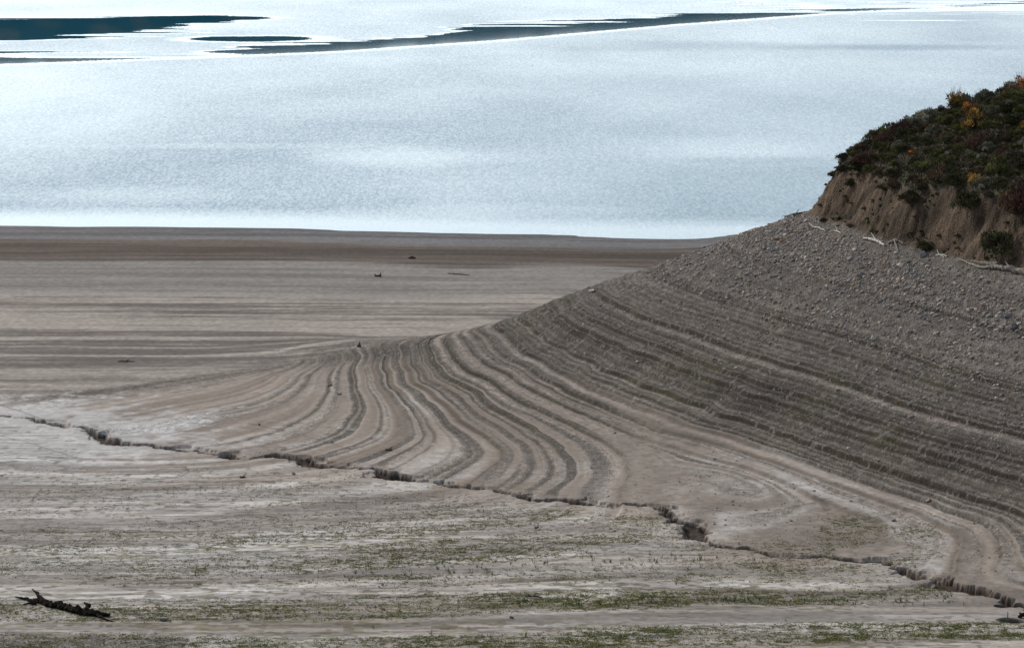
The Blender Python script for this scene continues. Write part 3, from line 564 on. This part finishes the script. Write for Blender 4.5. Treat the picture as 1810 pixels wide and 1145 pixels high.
def log_thing(name, label, cat, parts, m, group=None):
    """parts: (part name, [(path, radii), ...]) given on the ground in world metres"""
    base_ = Vector(parts[0][1][0][0][0]); t = thing(name, label, cat, base_, group)
    for i, (pn, limbs) in enumerate(parts):
        wood(pn, [([tuple(Vector(p) - base_) for p in path], rad) for path, rad in limbs], m, t, seed=hash((round(base_.x * 10), i)) % 1000)
    return t
def line_on(pts, up):
    out = []
    for i, (u, v) in enumerate(pts): out.append(on(u, v, up[i] if isinstance(up, (list, tuple)) else up))
    return out
log_thing('driftwood_log', 'long pale weathered log with forked end at the cliff foot, right edge', 'driftwood log', [
  ('trunk', [(line_on([(1752,475),(1769,478),(1790,483),(1815,489),(1850,498)], .28), [.16,.22,.27,.30,.30])]),
  ('branch', [(line_on([(1756,477),(1732,476),(1712,469),(1694,462)], [.22,.15,.2,.22]), [.17,.12,.09,.04])]), ('branch', [(line_on([(1762,474),(1740,471),(1709,467)], [.32,.3,.35]), [.14,.10,.04])]),
  ('branch', [(line_on([(1790,481),(1781,479),(1776,475)], [.4,.5,.7]), [.08,.05,.02])])], M_grey)
log_thing('driftwood_branch', 'bright white driftwood branch lying along the middle of the cliff foot', 'driftwood', [
  ('branch', [(line_on([(1526,424),(1540,427),(1552,430),(1563,436)], [.2,.22,.2,.15]), [.07,.12,.13,.09])]), ('twig', [(line_on([(1548,429),(1540,423)], [.25,.6]), [.06,.02])]), ('twig', [(line_on([(1554,431),(1560,427)], [.25,.5]), [.05,.02])])], M_white)
log_thing('driftwood_branch', 'dark grey driftwood snag with a pale prong, right of the bright white branch', 'driftwood', [
  ('branch', [(line_on([(1570,432),(1583,430),(1597,435)], [.15,.35,.2]), [.07,.1,.05])]), ('prong', [(line_on([(1580,431),(1585,440),(1588,446)], [.3,.15,.1]), [.07,.06,.03])]), ('twig', [(line_on([(1585,431),(1592,426)], [.3,.7]), [.05,.02])])], M_grey)
log_thing('driftwood_branch', 'short white forked driftwood beside the round dark bush', 'driftwood', [
  ('branch', [(line_on([(1654,453),(1664,454),(1674,455)], .12), [.05,.08,.05])]), ('twig', [(line_on([(1662,454),(1669,458)], .12), [.05,.03])]), ('twig', [(line_on([(1660,454),(1656,449)], [.15,.4]), [.04,.02])])], M_white)
log_thing('driftwood_branch', 'thin white crooked branch on the stones at the left cliff foot', 'driftwood', [
  ('branch', [(line_on([(1430,400),(1437,404),(1447,405),(1458,409)], [.35,.15,.15,.12]), [.03,.07,.07,.04])]), ('twig', [(line_on([(1437,404),(1433,407)], .12), [.04,.02])])], M_white)
log_thing('driftwood_branch', 'small pale stick between the thin crooked branch and bright white branch', 'driftwood', [('branch', [(line_on([(1474,410),(1480,411),(1486,414)], .12), [.04,.06,.04])]), ('twig', [(line_on([(1480,411),(1477,406)], [.12,.4]), [.03,.015])])], M_white)
log_thing('driftwood_branch', 'dark brown dead branch lying on the skyline of the crest below the cliff', 'driftwood', [
  ('branch', [(line_on([(1374,390),(1388,387),(1403,385),(1417,381)], [.15,.35,.35,.3]), [.04,.08,.12,.10])]), ('twig', [(line_on([(1392,387),(1382,384)], [.3,.3]), [.05,.02])]), ('twig', [(line_on([(1405,385),(1412,380)], [.3,.6]), [.06,.03])])], M_dark)
def world_limb(b, pts, k=.52): return [tuple(Vector(b) + Vector(p) * k) for p in pts]
b = on(668, 489); log_thing('dead_snag', 'black forked snag lying on the grey flat beyond the spur, nearer one', 'dead wood', [
  ('trunk', [(world_limb(b, [(-.9,0,.25),(-.3,0,.12),(.4,0,.15),(.9,0,.25)]), [.06,.14,.18,.12])]), ('branch', [(world_limb(b, [(.55,0,.2),(.75,0,.7),(.72,0,1.15)]), [.1,.07,.03])]), ('branch', [(world_limb(b, [(-.2,0,.15),(-.7,.1,.55),(-1.1,.1,.65)]), [.08,.05,.03])]), ('branch', [(world_limb(b, [(.2,0,.2),(.3,-.3,.5)]), [.07,.03])])], M_dark)
b = on(727, 457); log_thing('dead_snag', 'low black log with stubs on the grey flat, farther one near the brown band', 'dead wood', [
  ('trunk', [(world_limb(b, [(-.8,0,.15),(0,0,.25),(1.2,0,.2)]), [.1,.2,.08])]), ('branch', [(world_limb(b, [(-.2,0,.3),(.2,0,.7)]), [.09,.04])]), ('branch', [(world_limb(b, [(.2,0,.3),(.8,.1,.55)]), [.07,.03])])], M_dark)
b = on(635, 613); log_thing('tree_stump', 'black upright tree stump with spreading roots at the foot of the spur', 'tree stump', [
  ('trunk', [(world_limb(b, [(0,0,0),(.05,0,.4),(.12,0,.8),(.1,0,1.1)]), [.24,.15,.10,.06])]), ('root', [(world_limb(b, [(0,0,.2),(-.3,-.1,.1),(-.6,-.15,0)]), [.14,.09,.04])]), ('root', [(world_limb(b, [(0,0,.2),(.3,-.15,.1),(.5,-.2,0)]), [.14,.09,.04])]), ('root', [(world_limb(b, [(0,0,.2),(-.1,-.4,0)]), [.12,.05])])], M_dark)
def stick(u0, v0, u1, v1, m, label, rad=.06, up=.06, twig=True, name='dead_branch'):
    a, c = Vector(on(u0, v0, up)), Vector(on(u1, v1, up)); mid = (a + c) / 2; mid.z = zat(mid.x, mid.y) + up * 1.3
    parts = [('stem', [([tuple(a), tuple(mid), tuple(c)], [rad * .6, rad, rad * .5])])]
    if twig:
        e = (c - a).normalized(); parts.append(('twig', [([tuple(mid), tuple(mid + e * .35 + Vector((0, .1, .28)))], [rad * .6, rad * .2])])); parts.append(('twig', [([tuple(a.lerp(c, .3)), tuple(a.lerp(c, .3) - e * .2 + Vector((0, -.1, .22)))], [rad * .5, rad * .2])]))
    return log_thing(name, label, 'dead branch', parts, m)
stick(208, 640, 238, 640, M_dark, 'black branch with an upright twig on the far left flat', .08, .08)
stick(580, 684, 589, 682, M_dark, 'short black stick on the gravel nose of the spur, left of its neighbour')
stick(596, 698, 604, 697, M_dark, 'short dark stick on the gravel nose of the spur, right and below its neighbour')
stick(681, 797, 694, 796, M_dark, 'small dark stick on the tan mud above the gully near the centre', .09)
stick(424, 845, 434, 844, M_dark, 'small dark stick just below the gully on the left', .07)
stick(946, 936, 952, 934, M_dark, 'tiny black upright stub on bare mud below the gully', .08, .12)
stick(928, 1056, 958, 1058, M_dark, 'black thin log lying among the green foreground strips', .08, .1)
stick(1524, 1071, 1536, 1074, M_white, 'white bleached stick in the green foreground strips on the right', .07, .1, False)
stick(219, 1085, 254, 1088, M_grey, 'thin grey stick just right of the burnt log', .05)
stick(792, 484, 830, 487, M_dark, 'thin dark branch half sunk in the far grey flat right of the snags', .07, .05)
# the burnt log in the lower left corner
def bl(pts): return line_on([(u, v) for u, v, _ in pts], [h * .62 for _, _, h in pts])
log_thing('burnt_log', 'charred black fallen trunk with broken branches in the bottom left corner', 'fallen log', [
  ('trunk', [(bl([(60,1064,.25),(85,1072,.28),(115,1078,.3),(145,1086,.3),(170,1089,.22),(194,1090,.15)]), [.16,.26,.28,.3,.26,.12])]),
  ('trunk_fork', [(bl([(62,1066,.15),(45,1060,.15),(27,1057,.12)]), [.14,.1,.04])]), ('branch', [(bl([(80,1070,.35),(66,1060,.75),(57,1056,1.05)]), [.2,.12,.04])]),
  ('branch', [(bl([(150,1087,.35),(158,1082,.75),(149,1078,.85)]), [.2,.15,.06])]), ('branch', [(bl([(120,1079,.35),(112,1075,.62)]), [.13,.04])]),
  ('branch', [(bl([(172,1090,.25),(186,1096,.12),(200,1099,.05)]), [.12,.07,.03])]), ('branch', [(bl([(64,1068,.2),(40,1070,.12)]), [.12,.04])]), ('branch', [(bl([(100,1076,.3),(78,1066,.5)]), [.1,.04])])], M_burnt)
# water lying in the gully and the sink hole, post by the hole
def pool(u, v, rx, ry, up, label):
    p = hit_smooth(u, v); bm = bmesh.new(); vs = [bm.verts.new((rx * math.cos(a) * (1 + .15 * math.sin(3 * a)), ry * math.sin(a) * (1 + .1 * math.cos(2 * a)), 0)) for a in np.linspace(0, 2 * math.pi, 28)[:-1]]
    bm.faces.new(vs); me = bpy.data.meshes.new('puddle'); bm.to_mesh(me); bm.free(); zz = float(samp(BG, np.array([p[0]]), np.array([p[1]]))[0]) + up
    o = link('puddle', me, mat('still_water', (.02,.035,.05), .04, spec=.5)); o.location = (p[0], p[1], zz); return tag(o, label, 'puddle')
pool(1503, 989, .62, .75, -.28, 'small blue puddle lying in a bowl of the gully')
log_thing('wooden_stake', 'thin wooden stake standing beside the dark sink hole at the lower right', 'stake', [('stem', [(world_limb(on(1781,1092), [(0,0,-.3),(.02,0,.35),(-.02,0,.75)]), [.035,.03,.02])]), ('twig', [(world_limb(on(1781,1092), [(.02,0,.3),(.1,0,.55)]), [.015,.008])])], M_dark)
log_thing('root_clump', 'black root clump at the right frame edge beside the sink hole', 'root', [('root', [(world_limb(on(1806,1092), [(-.5,0,.1),(0,0,.3),(.6,0,.2)]), [.08,.2,.1])]), ('root', [(world_limb(on(1806,1092), [(0,0,.2),(-.1,0,.6),(-.35,0,.75)]), [.14,.08,.03])])], M_burnt)

# ------------------------------------------------------------------ plants
def leaf_cloud(n, rx, rz, leaf, cols, seed, clumps=14, up=.5, twigs=0, tcol=(.06,.045,.035)):
    """many small leaf faces gathered in sprays over a low dome, plus bare twigs"""
    r_ = np.random.default_rng(seed); cz = r_.normal(size=(clumps, 3)); cz[:, 2] = np.abs(cz[:, 2]); cz /= np.linalg.norm(cz, axis=1)[:, None]
    cz *= r_.uniform(.45, .82, (clumps, 1)) * np.array([rx, rx, rz]); cr_ = r_.uniform(.22, .42, clumps) * rx; cc = np.array([cols[i] for i in r_.integers(0, len(cols), clumps)]) * r_.uniform(.55, 1.45, (clumps, 1))
    k = r_.integers(0, clumps, n); d = r_.normal(size=(n, 3)); d /= np.linalg.norm(d, axis=1)[:, None]; d[:, 2] = np.where(d[:, 2] < -.2, -d[:, 2], d[:, 2])
    p = cz[k] + d * (cr_[k] * r_.uniform(.5, 1.05, n) ** .6)[:, None] * np.array([1, 1, .8]); p[:, 2] = np.maximum(p[:, 2], .02)
    dirn = d + np.array([0, 0, up]) + r_.normal(size=(n, 3)) * .45; dirn /= np.linalg.norm(dirn, axis=1)[:, None]; side_ = np.cross(dirn, r_.normal(size=(n, 3))); side_ /= np.linalg.norm(side_, axis=1)[:, None]
    ln = leaf * r_.uniform(.7, 1.5, n)[:, None]; V = np.stack([p - side_ * ln * .28, p + side_ * ln * .28, p + dirn * ln + side_ * ln * .1, p + dirn * ln - side_ * ln * .1], 1).reshape(-1, 3)
    Cc = np.repeat(cc[k] * r_.uniform(.8, 1.2, (n, 1)), 4, 0); Fc = np.arange(n * 4).reshape(-1, 4)
    if twigs:
        a = r_.normal(size=(twigs, 3)); a[:, 2] = np.abs(a[:, 2]) + .35; a /= np.linalg.norm(a, axis=1)[:, None]; e = a * np.array([rx, rx, rz * 1.15]) * r_.uniform(.75, 1.15, (twigs, 1)); s0 = e * .1; sd_ = np.cross(a, r_.normal(size=(twigs, 3))); sd_ /= np.linalg.norm(sd_, axis=1)[:, None]
        tv = np.stack([s0 - sd_ * .018, s0 + sd_ * .018, e + sd_ * .006, e - sd_ * .006], 1).reshape(-1, 3); Fc = np.concatenate([Fc, np.arange(twigs * 4).reshape(-1, 4) + len(V)]); V = np.concatenate([V, tv]); Cc = np.concatenate([Cc, np.tile(np.array(tcol), (twigs * 4, 1))])
    return V, Fc, Cc
M_leaf = attr_mat('leaves', .8, .15, obj_rand=.28)
KINDS = {'sage': ([(.120,.120,.085),(.100,.102,.066),(.15,.145,.110)], 'grey green'), 'green': ([(.070,.076,.024),(.095,.092,.032),(.050,.056,.020)], 'olive green'), 'dark': ([(.030,.038,.016),(.040,.045,.020),(.05,.042,.025)], 'very dark green'),
         'red': ([(.060,.029,.023),(.052,.030,.023),(.045,.032,.022)], 'burgundy red'), 'orange': ([(.34,.15,.035),(.27,.12,.035),(.18,.09,.03)], 'orange'), 'gold': ([(.34,.22,.05),(.28,.17,.04),(.18,.13,.04)], 'golden yellow'), 'brown': ([(.09,.06,.036),(.07,.05,.032),(.10,.08,.045)], 'brown dry')}
SH = {}
for k, (cols, _) in KINDS.items():
    for j in range(3):
        tw = {'red': 130, 'brown': 90, 'gold': 70, 'orange': 70}.get(k, 25)
        nl = {'red': 1100, 'orange': 1000, 'gold': 800}.get(k, 1900)
        V, Fc, Cc = leaf_cloud(nl, 1.0, .85 if k not in ('orange', 'gold') else 1.15, .10, cols, 500 + j + 10 * len(SH), 16, .6, 0); f_ = mesh_np('foliage', V, Fc, Cc, False); f_.materials.append(M_leaf)
        V, Fc, Cc = leaf_cloud(1, 1.0, .85 if k not in ('orange', 'gold') else 1.2, .01, [(.05,.04,.03)], 700 + j, 3, .6, tw + 60); t_ = mesh_np('branches', V, Fc, Cc, False); t_.materials.append(M_leaf); SH[(k, j)] = (f_, t_)
def shrub(p, kind, s, hz, label, group=None, cat='shrub', name='shrub', rs=random):
    f_, t_ = SH[(kind, rs.randrange(3))]; t = thing(name, label, cat, (p[0], p[1], p[2] - .05), group); t.scale = (s, s, s * hz); t.rotation_euler = (0, 0, rs.uniform(0, 6.28))
    for nm, me_ in (('foliage', f_), ('branches', t_)):
        o = bpy.data.objects.new(nm, me_); col.objects.link(o); o.parent = t
    return t
NAMED = [(1691,196,'gold',1.35,1.5,'pale gold see-through tree standing up on the skyline of the scrub hill'), (1802,166,'orange',1.3,1.4,'orange shrub at the top right corner of the hill skyline'),
 (1716,205,'orange',1.1,1.4,'upper of two stacked orange shrubs below the skyline tree'), (1724,230,'gold',1.7,1.2,'big golden orange bush in the middle of the scrub hill'), (1594,240,'red',1.8,1.0,'large dark red bush just under the left skyline'),
 (1604,222,'red',1.1,1.2,'twiggy reddish brown shrub poking over the skyline'), (1738,262,'red',2.0,1.0,'large burgundy bush below the golden bush'), (1532,290,'red',1.8,.9,'burgundy bush near the left end of the scrub'),
 (1612,276,'orange',.65,1.0,'small orange shrub on the left half of the hill'), (1472,276,'brown',.7,1.0,'wispy brown shrub overhanging the left tip of the hill'), (1590,262,'sage',1.0,.9,'rounded pale sage bush in front of the large dark red bush'),
 (1607,360,'dark',1.4,1.2,'dark bush hanging on the face of the cut bank at its centre'), (1634,440,'dark',.95,1.0,'round blackish bush growing at the very foot of the cliff'), (1714,372,'dark',1.6,1.4,'tall dark bush drooping down the cliff right of centre'),
 (1768,446,'dark',2.1,1.1,'largest dark bush at the right foot of the cliff'), (1800,385,'red',2.1,1.5,'dark burgundy bush spilling over the cliff at the right edge'), (1563,337,'dark',.8,1.1,'dark clump drooping over the cliff lip left of centre'), (1503,328,'dark',.7,1.3,'dark narrow shrub hanging from the left lip'),
 (1450,365,'brown',.4,.8,'tiny brown bush high on the left edge of the cliff'), (1456,392,'green',.5,1.3,'olive tuft at the foot of the left cliff'), (1694,418,'dark',.45,.9,'small dark shrub low on the right of the cliff'), (1503,400,'brown',.5,.7,'small brown tuft near the cliff foot left of centre'),
 (1483,400,'green',.35,.6,'small green tuft next to the brown tuft at the cliff foot'), (1790,300,'sage',1.1,.9,'pale sage bush near the right edge of the hill'), (1660,420,'brown',.4,.8,'low brown tuft on the slumped soil right of centre')]
for (u, v, k, s, hz, lab) in NAMED: shrub(hit(u, v), k, s, hz, lab)
rr_ = random.Random(5); sites = []
tries = 0
LABK = {k: KINDS[k][1] + ' bush in the dense scrub covering the hill' for k in KINDS}
npr = np.random.default_rng(91); cx_ = npr.uniform(28, 66, 9000); cy2 = npr.uniform(262, 312, 9000); cz_, cf_ = surface(cx_, cy2, True)
ucam = 905 + cx_ / (cy2 * math.cos(PITCH) + (H - cz_) * math.sin(PITCH)) * 5000
for i in range(9000):
    if len(sites) >= 262: break
    if cf_['tm'][i] < .30 or ucam[i] > 1840: continue
    edge_ = cf_['tm'][i] < .95
    s = rr_.choice([.6, .75, .9, 1.05, 1.25, 1.6])
    if any((cx_[i] - a) ** 2 + (cy2[i] - b_) ** 2 < (.62 * (s + c_)) ** 2 for a, b_, c_ in sites): continue
    n_ = float(vnoise(cx_[i:i+1], cy2[i:i+1], 5, 60)[0])
    k = rr_.choices(['sage', 'green', 'dark', 'red', 'brown', 'gold'], [1.5 + 2.5 * n_, 3.4, 2.2, .9, 1.8, .4] if cf_['tm'][i] > .9 else [.3, 1, 4, .3, 1, 0])[0]
    sites.append((cx_[i], cy2[i], s)); shrub((cx_[i], cy2[i], cz_[i]), k, s * .95, rr_.uniform(.85, 1.25), LABK[k], LABK[k].replace(' bush in', ' bushes in'), 'shrub', 'shrub', rr_)
# brush between the bushes
def scatter_leaves(x, y, z, per, spread, height, leaf, cols, seed, upright=.6, wid=.25):
    r_ = np.random.default_rng(seed); n_ = len(x); N = n_ * per; k = np.repeat(np.arange(n_), per); a = r_.uniform(0, 6.28, N); rad = spread[k] * np.sqrt(r_.random(N))
    p = np.stack([x[k] + rad * np.cos(a), y[k] + rad * np.sin(a), z[k] + r_.random(N) * height[k] * .5 * (1 - rad / (spread[k] * 1.3))], 1)
    d = np.stack([np.cos(a) * (1 - upright), np.sin(a) * (1 - upright), np.full(N, upright)], 1) + r_.normal(size=(N, 3)) * .25; d /= np.linalg.norm(d, axis=1)[:, None]
    sd_ = np.cross(d, r_.normal(size=(N, 3))); sd_ /= np.linalg.norm(sd_, axis=1)[:, None]; L_ = (leaf * r_.uniform(.6, 1.3, N))[:, None] * (height[k] / height.mean())[:, None] ** .6
    V = np.stack([p - sd_ * L_ * wid * .5, p + sd_ * L_ * wid * .5, p + d * L_], 1).reshape(-1, 3)
    cc = cols[k] if cols.shape[0] == n_ else cols[r_.integers(0, len(cols), N)]; Cc = np.repeat(cc * r_.uniform(.75, 1.25, (N, 1)), 3, 0); return V, np.arange(N * 3).reshape(-1, 3), Cc
M_grass = attr_mat('low_growth', .85, .1)
npr = np.random.default_rng(92); x = npr.uniform(28, 95, 60000); y = npr.uniform(255, 325, 60000); z, f = surface(x, y, True); k = (f['tm'] > .35) & (npr.random(60000) < np.where(np.abs(x) < y * .19, 1, .35)); x, y, z = x[k], y[k], z[k]
cols = np.array([(.05,.055,.025),(.085,.065,.035),(.035,.04,.018),(.10,.105,.075),(.06,.05,.035)])[npr.integers(0, 5, len(x))]
V, Fc, Cc = scatter_leaves(x, y, z, 9, npr.uniform(.2, .5, len(x)), npr.uniform(.25, .6, len(x)), .26, cols, 93, .65, .3)
tag(link('undergrowth', mesh_np('undergrowth', V, Fc, Cc, False), M_grass), 'low dark brush and dry grass between the bushes of the hill', 'undergrowth', kind='stuff')
# small tufts on the cut bank
npr = np.random.default_rng(94); x = npr.uniform(30, 66, 5000); y = npr.uniform(255, 306, 5000); z, f = surface(x, y, True); k = np.nonzero((f['cm'] > .7) & (np.abs(x) < y * .18))[0]; k = k[vnoise(x[k], y[k], 3, 9) > .4][:85]
for j in range(4):
    V, Fc, Cc = leaf_cloud(150, .22, .2, .07, [(.06,.085,.03),(.05,.06,.025)] if j % 2 else [(.10,.085,.05),(.07,.06,.035)], 950 + j, 5, .8, 6); SH[('tuft', j)] = mesh_np('tuft', V, Fc, Cc, False); SH[('tuft', j)].materials.append(M_leaf)
for i in k:
    j = random.randrange(4); o = bpy.data.objects.new('grass_tuft', SH[('tuft', j)]); col.objects.link(o); o.location = (x[i], y[i], z[i] - .02); s = random.uniform(.7, 1.7); o.scale = (s, s, s)
    tag(o, ('small green' if j % 2 else 'small dry brown') + ' tuft rooted in the bare soil of the cliff', 'grass tuft', ('green' if j % 2 else 'dry brown') + ' tufts on the cliff')
# low green growth in strips over the near mud
npr = np.random.default_rng(96); N0 = 700000; y = 1 / npr.uniform(1 / 262, 1 / 181, N0); x = npr.uniform(-.2, .2, N0) * y; z, f = surface(x, y, True)
Uy_ = 572.5 + 5000 * np.tan(np.arctan((H - z) / y) - PITCH); Ux_ = 905 + x / np.hypot(y, 0) * 5000 * 1.0
q_ = np.interp(f['zl'], [-2, 0, 1.35, 2.0, 3, 5, 7, 20], [-160, 0, 70, 105, 135, 165, 180, 225])
nearm = 1 - sst(-4, -.5, y - gully_y(x)); bands = sst(.42, .62, .55 * vnoise(q_, x * .02, 2.6, 81) + .3 * vnoise(q_, x * .03, 1.0, 86) + .25 * (fbm(x, y, 9, 3, 87) - .3))
dens = bands * (.10 + .9 * sst(262, 205, y)) * (.35 + .65 * sst(-45, 20, x)) * nearm
dens = np.maximum(dens, nearm * .9 * np.exp(-((f['B'] - 5.15 + .004 * x) / .10) ** 2) * sst(-30, 5, x))           # the lush strip
dens = np.maximum(dens, nearm * .55 * np.exp(-((f['B'] - 4.65) / .12) ** 2) * sst(-25, 5, x))
dens = dens * (.35 + .65 * sst(.38, .6, fbm(x * .5, y, 3.5, 3, 90)))
bend = (1 - nearm) * sst(8, 30, x) * sst(5.3, 4.6, f['B']) * sst(.52, .68, fbm(x, y * .6, 6, 3, 88)) * .5; dens = np.maximum(dens, bend)
stripl = (1 - nearm) * np.clip(f['ris'], 0, 1) * sst(2.2, 2.8, f['B']) * (1 - sst(7, 10, f['B'])) * sst(.45, .7, vnoise(x, y, 7, 89)) * .25; dens = np.maximum(dens, stripl)
clump = .25 + .75 * sst(.3, .75, vnoise(x * .6, y, .55, 97)); k = npr.random(N0) < dens * clump * .75; x, y, z, b_ = x[k], y[k], z[k], f['B'][k]; n = len(x)
green = np.array([(.075,.105,.030),(.055,.080,.028),(.13,.125,.040),(.17,.145,.055),(.11,.11,.035)])[npr.integers(0, 5, n)]
print('tufts', n)
V, Fc, Cc = scatter_leaves(x, y, z, 6, npr.uniform(.04, .17, n), npr.uniform(.03, .08, n), .075, green * 1.7, 98, .28, .6)
tag(link('low_grass', mesh_np('low_grass', V, Fc, Cc, False), M_grass), 'low green and yellowish grass growing in strips across the mud', 'grass', kind='stuff')
npr = np.random.default_rng(99); N0 = 60000; y = npr.uniform(186, 215, N0); x = npr.uniform(-.2, .2, N0) * y; z, f = surface(x, y, True)
d_ = (np.exp(-((f['B'] - 5.15) / .07) ** 2) * (.3 + .7 * sst(-12, 10, x)) + .35 * np.exp(-((f['B'] - 4.55) / .12) ** 2) + .012) * sst(-35, 0, x) * sst(.35, .6, vnoise(x, y, 1.6, 7)) * (y < gully_y(x) - 4)
k = npr.random(N0) < d_ * .10; x, y, z = x[k], y[k], z[k]; n = len(x)
V, Fc, Cc = scatter_leaves(x, y, z, 9, npr.uniform(.05, .15, n), npr.uniform(.15, .42, n), .28, np.array([(.085,.115,.04)]) * npr.uniform(.7, 1.3, (n, 1)), 100, .85, .12)
tag(link('reed_grass', mesh_np('reed_grass', V, Fc, Cc, False), M_grass), 'taller green blades standing in rows on the foreground strips', 'grass', kind='stuff')
